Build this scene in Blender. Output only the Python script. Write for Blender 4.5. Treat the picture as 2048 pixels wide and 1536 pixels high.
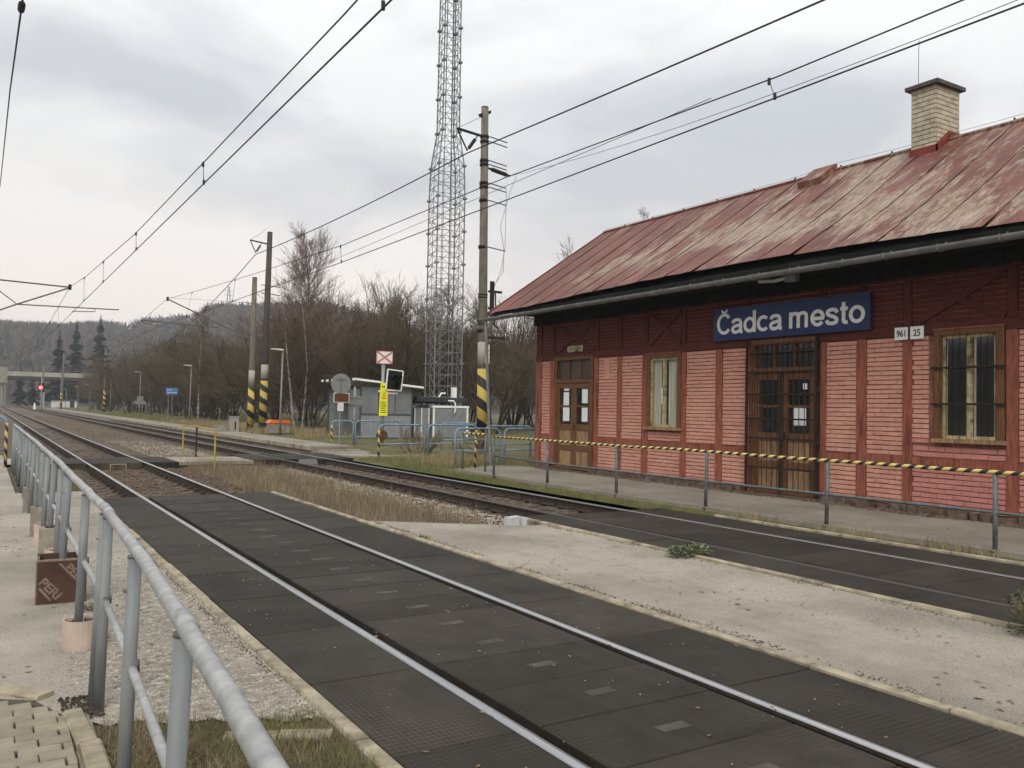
import bpy, math, random
from mathutils import Vector, Matrix
for o in list(bpy.data.objects): bpy.data.objects.remove(o)
SC = bpy.context.scene; COL = SC.collection
R = math.radians; PI = math.pi
# ------------------------------------------------------------------ camera
YAW, PITCH, ROLL, EYE = R(31.67), R(1.667), R(1.014), 1.73
fw = Vector((math.sin(YAW)*math.cos(PITCH), math.cos(YAW)*math.cos(PITCH), math.sin(PITCH)))
rt = Vector((math.cos(YAW), -math.sin(YAW), 0)); up = rt.cross(fw)
r2 = rt*math.cos(ROLL)+up*math.sin(ROLL); u2 = up*math.cos(ROLL)-rt*math.sin(ROLL)
cd = bpy.data.cameras.new('camera'); cam = bpy.data.objects.new('camera', cd); COL.objects.link(cam)
cd.sensor_fit = 'HORIZONTAL'; cd.sensor_width = 36; cd.lens = 30.07; cd.clip_start = .05; cd.clip_end = 9000
cam.matrix_world = Matrix(((r2.x, u2.x, -fw.x, 0), (r2.y, u2.y, -fw.y, 0), (r2.z, u2.z, -fw.z, EYE), (0, 0, 0, 1)))
SC.camera = cam
# ------------------------------------------------------------------ sky, sun, exposure
SUN_EL, SUN_AZ = R(38), R(215)          # azimuth clockwise from +Y
w = bpy.data.worlds.new('World'); SC.world = w; w.use_nodes = True
nt = w.node_tree; nt.nodes.clear(); N = nt.nodes.new; Lk = nt.links.new
out = N('ShaderNodeOutputWorld'); bg = N('ShaderNodeBackground'); Lk(bg.outputs[0], out.inputs[0])
sky = N('ShaderNodeTexSky'); sky.sky_type = 'NISHITA'; sky.sun_disc = False; sky.sun_elevation = SUN_EL; sky.sun_rotation = SUN_AZ
tc = N('ShaderNodeTexCoord'); sep = N('ShaderNodeSeparateXYZ'); Lk(tc.outputs['Generated'], sep.inputs[0])
mp = N('ShaderNodeMapping'); Lk(tc.outputs['Generated'], mp.inputs[0]); mp.inputs['Scale'].default_value = (1, 1, 2.3); mp.inputs['Location'].default_value = (3.1, .4, .35)
n1 = N('ShaderNodeTexNoise'); Lk(mp.outputs[0], n1.inputs['Vector']); n1.inputs['Scale'].default_value = 2.5; n1.inputs['Detail'].default_value = 6; n1.inputs['Roughness'].default_value = .52; n1.inputs['Distortion'].default_value = .35
cr = N('ShaderNodeValToRGB'); Lk(n1.outputs['Fac'], cr.inputs[0])
cr.color_ramp.elements[0].position = .40; cr.color_ramp.elements[0].color = (.49, .505, .53, 1)
cr.color_ramp.elements[1].position = .58; cr.color_ramp.elements[1].color = (.715, .715, .705, 1)
# low sky is slightly warmer
mr = N('ShaderNodeMapRange'); Lk(sep.outputs['Z'], mr.inputs[0]); mr.inputs[1].default_value = .02; mr.inputs[2].default_value = .30
warm = N('ShaderNodeMixRGB'); warm.blend_type = 'MULTIPLY'; warm.inputs[0].default_value = 1
tint = N('ShaderNodeMixRGB'); Lk(mr.outputs[0], tint.inputs[0]); tint.inputs[1].default_value = (1.19, 1.03, .92, 1); tint.inputs[2].default_value = (1, 1, 1, 1)
Lk(cr.outputs[0], warm.inputs[1]); Lk(tint.outputs[0], warm.inputs[2])
# an overcast sky brightens towards the zenith
zr = N('ShaderNodeMapRange'); Lk(sep.outputs['Z'], zr.inputs[0]); zr.inputs[1].default_value = .3; zr.inputs[2].default_value = 1; zr.inputs[3].default_value = 1; zr.inputs[4].default_value = 1.8
zm = N('ShaderNodeVectorMath'); zm.operation = 'SCALE'; Lk(warm.outputs[0], zm.inputs[0]); Lk(zr.outputs[0], zm.inputs['Scale'])
sk = N('ShaderNodeVectorMath'); sk.operation = 'SCALE'; Lk(sky.outputs[0], sk.inputs[0]); sk.inputs['Scale'].default_value = .09
mx = N('ShaderNodeMixRGB'); mx.inputs[0].default_value = .93; Lk(sk.outputs[0], mx.inputs[1]); Lk(zm.outputs[0], mx.inputs[2])
Lk(mx.outputs[0], bg.inputs[0]); bg.inputs[1].default_value = 1.0
sd = bpy.data.lights.new('sun', 'SUN'); so = bpy.data.objects.new('sun', sd); COL.objects.link(so)
sd.energy = 1.5; sd.angle = R(30); sd.color = (1, .93, .83)
sdir = Vector((math.sin(SUN_AZ)*math.cos(SUN_EL), math.cos(SUN_AZ)*math.cos(SUN_EL), math.sin(SUN_EL)))
so.rotation_euler = sdir.to_track_quat('Z', 'Y').to_euler(); so.location = (0, 0, 60)
SC.view_settings.view_transform = 'Standard'; SC.view_settings.look = 'None'; SC.view_settings.gamma = 1; SC.view_settings.exposure = .46
SC.cycles.max_bounces = 5; SC.cycles.diffuse_bounces = 3; SC.cycles.glossy_bounces = 3; SC.cycles.transparent_max_bounces = 16; SC.cycles.volume_bounces = 0
SC.cycles.use_adaptive_sampling = True; SC.cycles.adaptive_threshold = .015; SC.cycles.use_denoising = True

# ------------------------------------------------------------------ materials
def srgb(r, g, b, k=1.0):
    f = lambda v: ((v/255+.055)/1.055)**2.4 if v > 10 else v/255/12.92
    return (f(r)*k, f(g)*k, f(b)*k)
class NT:
    def __init__(s, name):
        s.m = bpy.data.materials.new(name); s.m.use_nodes = True; s.t = s.m.node_tree
        s.b = s.t.nodes['Principled BSDF']; s.tc = s.n('ShaderNodeTexCoord'); s.geo = s.n('ShaderNodeNewGeometry')
    def n(s, typ, **kw):
        x = s.t.nodes.new(typ)
        for a, v in kw.items(): setattr(x, a, v)
        return x
    def l(s, a, b): s.t.links.new(a, b)
    def val(s, sock, v):
        if hasattr(v, 'links'): s.l(v, sock)
        else: sock.default_value = v
    def coord(s, pos=False, scale=(1, 1, 1), loc=(0, 0, 0), rot=(0, 0, 0)):
        mpn = s.n('ShaderNodeMapping'); s.l(s.geo.outputs['Position'] if pos else s.tc.outputs['Object'], mpn.inputs[0])
        mpn.inputs['Scale'].default_value = scale; mpn.inputs['Location'].default_value = loc; mpn.inputs['Rotation'].default_value = rot
        return mpn.outputs[0]
    def noise(s, vec, scale, detail=5, rough=.55, dist=0):
        x = s.n('ShaderNodeTexNoise'); s.l(vec, x.inputs['Vector']); x.inputs['Scale'].default_value = scale
        x.inputs['Detail'].default_value = detail; x.inputs['Roughness'].default_value = rough; x.inputs['Distortion'].default_value = dist
        return x.outputs['Fac']
    def ramp(s, fac, stops):
        x = s.n('ShaderNodeValToRGB'); s.l(fac, x.inputs[0]); e = x.color_ramp.elements
        while len(e) < len(stops): e.new(.5)
        for i, (p, c) in enumerate(stops):
            e[i].position = p; e[i].color = (*c, 1) if len(c) == 3 else c
        return x.outputs[0]
    def mix(s, fac, a, b, mode='MIX'):
        x = s.n('ShaderNodeMixRGB'); x.blend_type = mode
        for i, v in enumerate((fac, a, b)):
            if hasattr(v, 'links'): s.l(v, x.inputs[i])
            elif i == 0: x.inputs[0].default_value = v
            else: x.inputs[i].default_value = (*v, 1) if len(v) == 3 else v
        return x.outputs[0]
    def math(s, op, a, b=0):
        x = s.n('ShaderNodeMath'); x.operation = op
        for i, v in enumerate((a, b)):
            if hasattr(v, 'links'): s.l(v, x.inputs[i])
            else: x.inputs[i].default_value = v
        return x.outputs[0]
    def step(s, fac, lo, hi): return s.ramp(fac, [(lo, (0, 0, 0)), (hi, (1, 1, 1))])
    def bump(s, h, strength=.3, dist=.02):
        x = s.n('ShaderNodeBump'); x.inputs['Strength'].default_value = strength; x.inputs['Distance'].default_value = dist
        s.l(h, x.inputs['Height']); s.l(x.outputs[0], s.b.inputs['Normal'])
    def done(s, col, rough=.8, metal=0, spec=.3):
        s.val(s.b.inputs['Base Color'], col if hasattr(col, 'links') else (*col, 1)); s.val(s.b.inputs['Roughness'], rough)
        s.b.inputs['Metallic'].default_value = metal; s.b.inputs['Specular IOR Level'].default_value = spec
        return s.m
MATS = {}
def mat(name, col, col2=None, scale=6, rough=.8, metal=0, var=.25, bump=.2, bscale=60, bdist=.004, pos=False, spec=.3, stretch=(1, 1, 1), rnd=0, dirt=None):
    if name in MATS: return MATS[name]
    t = NT(name); c = t.coord(pos, stretch)
    if col2 is None: col2 = tuple(v*(1-var) for v in col)
    f = t.noise(c, scale, 6, .6)
    k = t.ramp(f, [(.35, col2), (.62, col)])
    if dirt:
        f2 = t.noise(c, scale*.35, 5, .65); k = t.mix(t.step(f2, .52, .68), k, dirt)
    if rnd:
        oi = t.n('ShaderNodeObjectInfo'); mr_ = t.n('ShaderNodeMapRange'); t.l(oi.outputs['Random'], mr_.inputs[0]); mr_.inputs[3].default_value = 1-rnd; mr_.inputs[4].default_value = 1+rnd
        vm = t.n('ShaderNodeVectorMath'); vm.operation = 'SCALE'; t.l(k, vm.inputs[0]); t.l(mr_.outputs[0], vm.inputs['Scale']); k = vm.outputs[0]
    if bump: t.bump(t.noise(c, bscale, 4, .6), bump, bdist)
    MATS[name] = t.done(k, rough, metal, spec); return MATS[name]
def asphalt(name, c1, c2, dark, gravel=.5):
    t = NT(name); c = t.coord(True)
    big = t.noise(c, .55, 5, .6); k = t.ramp(big, [(.36, c2), (.6, c1)])
    fine = t.noise(c, 55, 3, .7); k = t.mix(t.step(fine, .57, .66), k, dark)
    lt = t.noise(c, 75, 2, .6); k = t.mix(t.math('MULTIPLY', t.step(lt, .58, .68), .5), k, tuple(min(1, v*1.5) for v in c1))
    mid = t.noise(c, 3.2, 6, .75); k = t.mix(t.math('MULTIPLY', t.step(mid, .55, .72), gravel), k, dark)
    spots = t.noise(t.coord(True, (1, .8, 1)), 21, 5, .8); k = t.mix(t.math('MULTIPLY', t.math('MULTIPLY', t.step(spots, .60, .66), t.step(t.noise(c, .8, 3), .40, .62)), .85), k, dark)
    wear = t.noise(t.coord(True, (1.6, .22, 1)), 1.5, 6, .65); k = t.mix(t.math('MULTIPLY', t.step(wear, .52, .70), .30), k, tuple(v*.45 for v in c1))
    t.bump(t.math('ADD', t.noise(c, 70, 4, .7), t.math('MULTIPLY', mid, .8)), .55, .012)
    return t.done(k, .92, 0, .25)
def stripes(name, axis, pitch, c1, c2, duty=.5):
    t = NT(name); sp = t.n('ShaderNodeSeparateXYZ'); t.l(t.tc.outputs['Object'], sp.inputs[0])
    a, b = [i for i in 'XYZ' if i != axis]
    ang = t.math('ARCTAN2', sp.outputs[a], sp.outputs[b]); u = t.math('SUBTRACT' if axis == 'Z' else 'ADD', t.math('DIVIDE', sp.outputs[axis], pitch), t.math('DIVIDE', ang, 2*PI))
    fr = t.math('FRACT', t.math('ADD', u, 50.0)); m = t.math('LESS_THAN', fr, duty)
    k = t.mix(m, c2, c1); n_ = t.noise(t.tc.outputs['Object'], 9, 6, .65); k = t.mix(t.math('MULTIPLY', t.step(n_, .55, .75), .4), k, (.12, .1, .07))
    t.bump(t.noise(t.tc.outputs['Object'], 40, 3), .15, .004)
    return t.done(k, .6)
def glass():
    t = NT('window_glass'); t.t.nodes.remove(t.b); o_ = t.t.nodes['Material Output']
    tr = t.n('ShaderNodeBsdfTransparent'); tr.inputs[0].default_value = (.93, .95, .94, 1); gl = t.n('ShaderNodeBsdfGlossy'); gl.inputs['Roughness'].default_value = .06
    fr = t.n('ShaderNodeFresnel'); fr.inputs[0].default_value = 2.0; x = t.n('ShaderNodeMixShader'); t.l(t.math('MULTIPLY', fr.outputs[0], t.math('SUBTRACT', 1.0, t.geo.outputs['Backfacing'])), x.inputs[0]); t.l(tr.outputs[0], x.inputs[1]); t.l(gl.outputs[0], x.inputs[2]); t.l(x.outputs[0], o_.inputs[0])
    return t.m
def roof_metal():
    t = NT('peeling_red_roof_paint'); c = t.coord(True, (1.0, 4.2, 1.0), rot=(0, 0, .20)); c2 = t.coord(True, (.9, 1.3, .9)); sp = t.n('ShaderNodeSeparateXYZ'); t.l(t.geo.outputs['Position'], sp.inputs[0])
    red = t.ramp(t.noise(c2, 1.3, 6, .65), [(.34, (.090, .028, .020)), (.66, (.172, .054, .036))])
    zinc = t.ramp(t.noise(c, 3.0, 7, .75), [(.36, (.15, .10, .078)), (.50, (.28, .215, .16)), (.64, (.43, .36, .275))])
    m1 = t.noise(c, 1.1, 10, .82, .9); patch = t.noise(c2, .36, 4, .55)
    far = t.math('MULTIPLY', t.math('MAXIMUM', t.math('SUBTRACT', sp.outputs['Y'], 16.5), 0), .030)      # the paint has held better towards the gable
    low = t.math('MULTIPLY', t.math('MAXIMUM', t.math('SUBTRACT', 14.2, sp.outputs['X']), 0), .045)
    m = t.math('SUBTRACT', t.math('SUBTRACT', t.math('ADD', m1, t.math('MULTIPLY', t.math('SUBTRACT', patch, .5), .8)), far), low)
    k = t.mix(t.math('MULTIPLY', t.step(m, .485, .56), .86), red, zinc)
    rust = t.noise(c, 1.9, 6, .75); k = t.mix(t.math('MULTIPLY', t.step(rust, .575, .66), .65), k, (.21, .10, .045))
    dk = t.noise(c, 4.5, 5, .7); k = t.mix(t.math('MULTIPLY', t.step(dk, .60, .68), .5), k, (.055, .036, .032))
    t.bump(t.math('ADD', m1, t.noise(c2, 5, 4)), .4, .02)
    return t.done(k, .6, 0, .35)
def painted_brick(name, c1, c2, flake):
    t = NT(name); c = t.coord(True); oi = t.n('ShaderNodeObjectInfo')
    k = t.ramp(t.noise(c, 1.3, 5, .6), [(.35, c2), (.62, c1)])
    if name.startswith('pink'):      # the bay below the barred window was repainted in a rosier tone
        sp = t.n('ShaderNodeSeparateXYZ'); t.l(c, sp.inputs[0]); k = t.mix(t.math('MULTIPLY', t.math('MULTIPLY', t.math('LESS_THAN', sp.outputs['Y'], 9.1), t.math('LESS_THAN', sp.outputs['Z'], 1.34)), .75), k, (.42, .165, .148))
    k = t.mix(t.math('MULTIPLY', t.step(t.noise(c, 6, 7, .78), .565, .66), .7), k, flake)
    st_ = t.noise(t.coord(True, (1, 2.6, .45)), 1.2, 6, .7); k = t.mix(t.math('MULTIPLY', t.step(st_, .57, .74), .25), k, tuple(v*.5 for v in c2))
    vo = t.n('ShaderNodeTexVoronoi'); t.l(t.coord(True, (1, 3.4, 11.7)), vo.inputs['Vector']); vo.inputs['Scale'].default_value = 1
    bw = t.n('ShaderNodeSeparateColor'); t.l(vo.outputs['Color'], bw.inputs[0]); mr_ = t.n('ShaderNodeMapRange'); t.l(bw.outputs[0], mr_.inputs[0]); mr_.inputs[3].default_value = .92; mr_.inputs[4].default_value = 1.06
    vm = t.n('ShaderNodeVectorMath'); vm.operation = 'SCALE'; t.l(k, vm.inputs[0]); t.l(mr_.outputs[0], vm.inputs['Scale']); k = vm.outputs[0]
    t.bump(t.noise(c, 35, 5, .65), .35, .006)
    return t.done(k, .85)
def rubber():
    t = NT('rubber_crossing_panel'); c = t.coord(True); oi = t.n('ShaderNodeObjectInfo')
    k = t.ramp(t.noise(c, 1.7, 6, .65), [(.32, (.0215, .0182, .0145)), (.68, (.038, .0325, .026))])
    k = t.mix(t.math('MULTIPLY', t.step(t.noise(c, .9, 6, .75), .50, .70), .5), k, (.056, .050, .042))
    k = t.mix(t.math('MULTIPLY', t.step(t.noise(t.coord(True, (2.2, .35, 1)), 2.0, 6, .7), .54, .68), .45), k, (.015, .013, .011))
    sp = t.n('ShaderNodeSeparateXYZ'); t.l(c, sp.inputs[0])
    gx_ = t.math('LESS_THAN', t.math('FRACT', t.math('DIVIDE', sp.outputs['X'], .034)), .10); gy_ = t.math('LESS_THAN', t.math('FRACT', t.math('DIVIDE', sp.outputs['Y'], .047)), .09)
    dust = t.math('MULTIPLY', t.math('MAXIMUM', t.math('MULTIPLY', gx_, .8), gy_), t.step(t.noise(c, .75, 4, .6), .44, .62))
    k = t.mix(t.math('MULTIPLY', dust, .65), k, (.11, .093, .07))
    mr_ = t.n('ShaderNodeMapRange'); t.l(oi.outputs['Random'], mr_.inputs[0]); mr_.inputs[3].default_value = .82; mr_.inputs[4].default_value = 1.2
    vm = t.n('ShaderNodeVectorMath'); vm.operation = 'SCALE'; t.l(k, vm.inputs[0]); t.l(mr_.outputs[0], vm.inputs['Scale']); k = vm.outputs[0]
    t.bump(t.math('SUBTRACT', t.noise(c, 40, 4, .6), t.math('MAXIMUM', gx_, gy_)), .4, .004)
    return t.done(k, t.math('ADD', t.math('MULTIPLY', t.noise(c, 3, 4), .2), .68), 0, .18)
def hill_mat():
    t = NT('wooded_hillside'); c = t.coord(True)
    k = t.ramp(t.noise(c, .02, 7, .7), [(.3, (.022, .024, .018)), (.5, (.045, .038, .028)), (.7, (.075, .058, .043))])
    t.bump(t.noise(c, .2, 6, .7), 1, 3)
    return t.done(k, 1)
M = dict(
    asphalt=asphalt('pale_worn_asphalt', srgb(186, 177, 163, .70), srgb(158, 150, 137, .62), (.10, .09, .075), .38),
    asphalt_l=asphalt('pale_gravelly_asphalt', srgb(186, 178, 164, .72), srgb(154, 147, 135, .66), (.115, .10, .08), .4),
    walk=asphalt('grey_walk_asphalt', srgb(166, 158, 144, .74), srgb(142, 135, 123, .7), (.08, .075, .065), .4),
    rubber=rubber(), roof=roof_metal(), glass=glass(),
    pad_d=mat('grimy_panel_pad', (.060, .053, .044), (.032, .028, .023), 9, .7, pos=True), pad=mat('worn_panel_pad', (.075, .069, .060), (.035, .031, .027), 9, .7, pos=True),
    kerb=mat('weathered_kerb_concrete', srgb(192, 180, 155, .72), srgb(154, 145, 124, .64), 5, .9, bump=.6, bscale=40, bdist=.01, dirt=(.09, .08, .06), pos=True),
    steel=mat('polished_rail_head', (.50, .50, .50), (.38, .38, .38), 3, .24, 1, pos=True, stretch=(22, .25, 1), bump=0),
    steel_m=mat('half_dull_rail_head', (.34, .33, .32), (.22, .215, .21), 3, .38, .9, pos=True, stretch=(22, .3, 1), bump=0),
    steel_d=mat('dull_rail_head', (.10, .095, .09), (.06, .055, .05), 3, .5, .5, pos=True, stretch=(30, .4, 1)),
    rust=mat('rusty_rail_side', (.052, .036, .027), (.03, .022, .018), 12, .85, pos=True, bump=.5),
    sleeper=mat('dirty_concrete_sleeper', (.11, .092, .072), (.055, .042, .032), 5, .9, pos=True, bump=.5),
    soil=mat('brown_soil', (.105, .085, .06), (.06, .045, .03), 1.2, .95, pos=True, bump=.9, bscale=18, bdist=.05),
    ground=mat('rough_winter_ground', (.11, .10, .06), (.06, .055, .03), .15, .95, pos=True, bump=.9, bscale=4, bdist=.1),
    ballast=mat('brown_ballast', (.17, .135, .10), (.05, .036, .027), 9, .95, pos=True, bump=1, bscale=30, bdist=.05),
    stone=mat('pale_ballast_stone', (.36, .32, .26), (.12, .09, .065), 5, .9, pos=True, bump=.4),
    stone_b=mat('rusty_ballast_stone', (.17, .12, .085), (.06, .042, .03), 5, .9, pos=True, bump=.4),
    gravel=mat('fine_pale_gravel', (.46, .43, .36), (.16, .14, .11), 14, .9, pos=True, bump=.4),
    turf=mat('damp_winter_turf', (.115, .115, .045), (.075, .062, .032), 2.2, .95, pos=True, bump=.8, bscale=30, bdist=.03, dirt=(.16, .125, .06)),
    grass=mat('green_grass', (.165, .175, .055), (.105, .12, .04), 3.5, .8, pos=True, bump=0, dirt=(.26, .205, .10)),
    straw=mat('dry_straw_grass', (.32, .265, .15), (.20, .16, .09), 2.5, .85, pos=True, bump=0),
    stalk=mat('dead_brown_stalks', (.23, .175, .115), (.12, .09, .062), 3, .9, pos=True, bump=0, dirt=(.29, .245, .165)),
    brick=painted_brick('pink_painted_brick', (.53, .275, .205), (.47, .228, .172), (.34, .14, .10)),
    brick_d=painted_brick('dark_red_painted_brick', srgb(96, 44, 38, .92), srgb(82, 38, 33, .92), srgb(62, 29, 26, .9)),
    mortar=mat('shaded_mortar', (.27, .115, .082), (.15, .065, .05), 5, .95, pos=True),  # joints are painted pink too; the shade of their recess darkens this colour
    timber=mat('red_painted_timber', srgb(164, 98, 80, .82), srgb(130, 72, 58, .78), 4, .8, pos=True, stretch=(1, 6, .8), bump=.5, bdist=.01, dirt=srgb(104, 58, 48, .8)),
    timber_d=mat('dark_red_painted_timber', srgb(94, 47, 39, .88), srgb(74, 36, 31, .88), 4, .8, pos=True, stretch=(1, 6, .8), bump=.4),
    board=mat('black_weathered_board', (.014, .014, .013), (.007, .008, .007), 5, .95, pos=True, bump=.5),
    stonebase=mat('rubble_plinth_stone', (.17, .12, .09), (.06, .045, .035), 7, .95, pos=True, bump=1, bdist=.02),
    zinc=mat('dull_zinc_gutter', (.25, .255, .25), (.16, .165, .165), 4, .5, .3, pos=True),
    galv=mat('galvanised_tube', (.36, .365, .36), (.27, .275, .272), 22, .48, .35, pos=True, bump=.2, bscale=60, bdist=.002, dirt=(.44, .44, .43)),
    galv_p=mat('dull_galvanised_post', (.22, .235, .24), (.15, .163, .17), 7, .6, .1, pos=True, bump=.2, stretch=(1, 1, .3)),
    galv_d=mat('grey_blue_painted_tube', (.15, .17, .18), (.085, .095, .1), 8, .55, .2, pos=True, bump=.3, dirt=(.09, .07, .055)),
    blue=mat('faded_blue_paint', (.22, .31, .40), (.14, .21, .29), 5, .6, 0, pos=True, dirt=(.16, .14, .12)),
    oak=mat('weathered_varnished_wood', srgb(134, 92, 60, .74), srgb(96, 66, 46, .7), 5, .7, pos=True, stretch=(1, 9, .7), bump=.4, dirt=srgb(92, 66, 48, .75)),
    oak_g=mat('greyed_door_panel', srgb(176, 142, 104, .8), srgb(130, 102, 76, .75), 3, .85, pos=True, stretch=(1, 7, .8), bump=.4, dirt=srgb(112, 100, 76, .7)),
    cream=mat('peeling_cream_paint', srgb(188, 176, 138, .9), srgb(150, 136, 100, .85), 9, .8, pos=True, dirt=srgb(90, 68, 48, .8)),
    curtain=mat('grey_beige_curtain', (.62, .59, .49), (.45, .42, .34), 3, .95, pos=True, stretch=(1, 8, .3)),
    room=mat('dim_room', (.10, .095, .085), None, 2, .95), paper=mat('white_paper', (.72, .75, .77), (.62, .65, .67), 8, .8, bump=0),
    iron=mat('rusty_black_iron', (.035, .026, .021), (.018, .014, .012), 14, .75, .3, pos=True),
    pane_g=mat('dusty_fanlight_pane', srgb(88, 80, 64, .75), srgb(70, 64, 52, .75), 4, .35, pos=True, bump=0),
    navy=mat('navy_sign_enamel', (.014, .027, .100), (.011, .021, .082), 2, .4, pos=True, bump=.05), white=mat('white_paint', (.78, .79, .77), (.68, .69, .66), 5, .6, bump=.05),
    cbrick=mat('cream_chimney_brick', srgb(214, 204, 182, .72), srgb(188, 176, 152, .68), 6, .85, pos=True, bump=.3), cmortar=mat('dark_chimney_mortar', (.075, .068, .058), None, 9, .95, pos=True),
    capstone=mat('mossy_cap_concrete', (.10, .092, .078), (.05, .047, .04), 8, .95, pos=True, bump=.6), flash=mat('red_flashing_sheet', srgb(142, 64, 52, .8), srgb(115, 50, 42, .8), 4, .6, pos=True),
    conc=mat('weathered_concrete', (.30, .275, .225), (.19, .17, .14), 6, .9, pos=True, bump=.5, dirt=(.15, .13, .1)), pinkc=mat('pinkish_cast_concrete', (.50, .40, .33), (.40, .32, .27), 5, .85, pos=True, bump=.2, dirt=(.36, .29, .24)),
    pole=mat('aged_concrete_pole', (.165, .148, .118), (.095, .085, .068), 3, .9, stretch=(2, 2, .5), bump=.4), pole_d=mat('dark_stained_concrete_pole', (.075, .066, .055), (.045, .04, .034), 3, .9, stretch=(2, 2, .5), bump=.4),
    hazard=stripes('yellow_black_pole_paint', 'Z', .80, srgb(205, 182, 90, .75), (.018, .018, .018), .52), tape=stripes('yellow_black_tape', 'Y', .20, srgb(226, 204, 130, .8), (.03, .025, .018), .52), tape_z=stripes('yellow_black_post_tape', 'Z', .3, srgb(205, 180, 105, .8), (.03, .026, .02), .5),
    wire=mat('dark_wire', (.035, .034, .033), None, 5, .6, .3), cable=mat('pale_cable', (.30, .31, .32), None, 5, .6), mast=mat('galvanised_lattice', (.23, .235, .235), (.16, .163, .165), 3, .55, .5),
    tube=mat('grey_cantilever_tube', (.16, .155, .145), (.09, .085, .08), 6, .6, .3), insul=mat('brown_insulator', (.03, .022, .018), None, 6, .35),
    lamp=mat('grey_lamp_post', (.24, .225, .2), (.15, .14, .12), 4, .6, .3), head=mat('pale_lamp_head', (.62, .62, .58), None, 4, .5), 
    shel=mat('grey_shelter_sheet', (.27, .295, .305), (.21, .23, .24), 3, .5, .2, pos=True), shel_d=mat('dark_grey_shelter_frame', (.09, .10, .105), None, 4, .5, .3, pos=True), glazing=mat('scratched_shelter_panel', (.185, .20, .205), (.14, .15, .155), 2, .3, 0, pos=True),
    cab=mat('grey_cabinet_sheet', (.26, .28, .285), (.20, .215, .22), 3, .5, .2, pos=True), cab_d=mat('dark_cabinet_roof', (.065, .07, .072), (.04, .043, .045), 4, .6, .3, pos=True),
    yellow=mat('bright_yellow_notice', (.80, .78, .03), (.72, .70, .03), 4, .55, bump=0), yellowp=mat('chipped_yellow_paint', (.42, .34, .06), (.28, .22, .05), 7, .7, dirt=(.12, .09, .05)), red=mat('sign_red', (.52, .07, .07), (.44, .06, .06), 4, .5, bump=0), fred=mat('faded_sign_red', (.55, .20, .20), (.48, .18, .18), 4, .5, bump=0),
    black=mat('matt_black', (.012, .012, .012), None, 6, .6), brown=mat('brown_sign_enamel', (.11, .042, .022), (.09, .035, .02), 5, .5), silver=mat('sign_back_aluminium', (.30, .31, .31), (.24, .25, .25), 4, .45, .4), orange=mat('orange_plastic_lid', (.72, .16, .03), (.6, .13, .03), 4, .5),
    formply=mat('brown_film_plywood', (.078, .040, .030), (.052, .028, .022), 5, .45, pos=True), plyedge=mat('plywood_edge', (.26, .19, .12), (.15, .11, .08), 20, .9, pos=True), print_=mat('faded_plywood_print', (.21, .155, .13), (.15, .11, .09), 9, .7, bump=0),
    paver=mat('beige_concrete_paver', srgb(178, 169, 147, .62), srgb(158, 150, 132, .6), 7, .9, pos=True, bump=.4, bdist=.006, rnd=.12),
    bark=mat('dark_brown_bark', (.058, .046, .036), (.032, .026, .021), 5, .95, bump=.5), twig=mat('brown_bare_twigs', (.122, .091, .060), (.076, .058, .040), 1.0, .95, bump=0), twig_r=mat('russet_bare_twigs', (.20, .105, .055), (.13, .068, .038), 1.2, .95, bump=0), twig_b=mat('purple_brown_birch_twigs', (.20, .145, .125), (.13, .096, .084), 1, .95, bump=0), twig_o=mat('olive_brown_twigs', (.10, .080, .046), (.062, .05, .031), 1, .95, bump=0),
    birch=mat('white_birch_bark', (.34, .32, .29), (.10, .09, .08), 3.5, .9, stretch=(1, 1, .8), bump=.3), spruce=mat('dark_spruce_needles', (.042, .054, .042), (.026, .035, .027), 2, .95, bump=0),
    leaf=mat('fresh_weed_leaf', (.15, .19, .10), (.08, .11, .055), 6, .7, bump=0), leaf_d=mat('dusty_green_leaf', (.07, .09, .035), (.045, .06, .025), 6, .8, bump=0), hill=hill_mat(), field=mat('tan_pasture', (.15, .12, .078), (.10, .085, .06), .03, 1, pos=True, bump=0),
    deck=mat('pale_bridge_concrete', (.36, .35, .29), (.28, .27, .23), .3, .9, pos=True), house=mat('far_white_render', (.55, .56, .57), None, 1, .9), houseroof=mat('far_dark_roof', (.05, .04, .035), None, 1, .9),
)
def emit(name, col, s):
    t = NT(name); t.b.inputs['Emission Color'].default_value = (*col, 1); t.b.inputs['Emission Strength'].default_value = s
    return t.done(col, .5)

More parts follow.
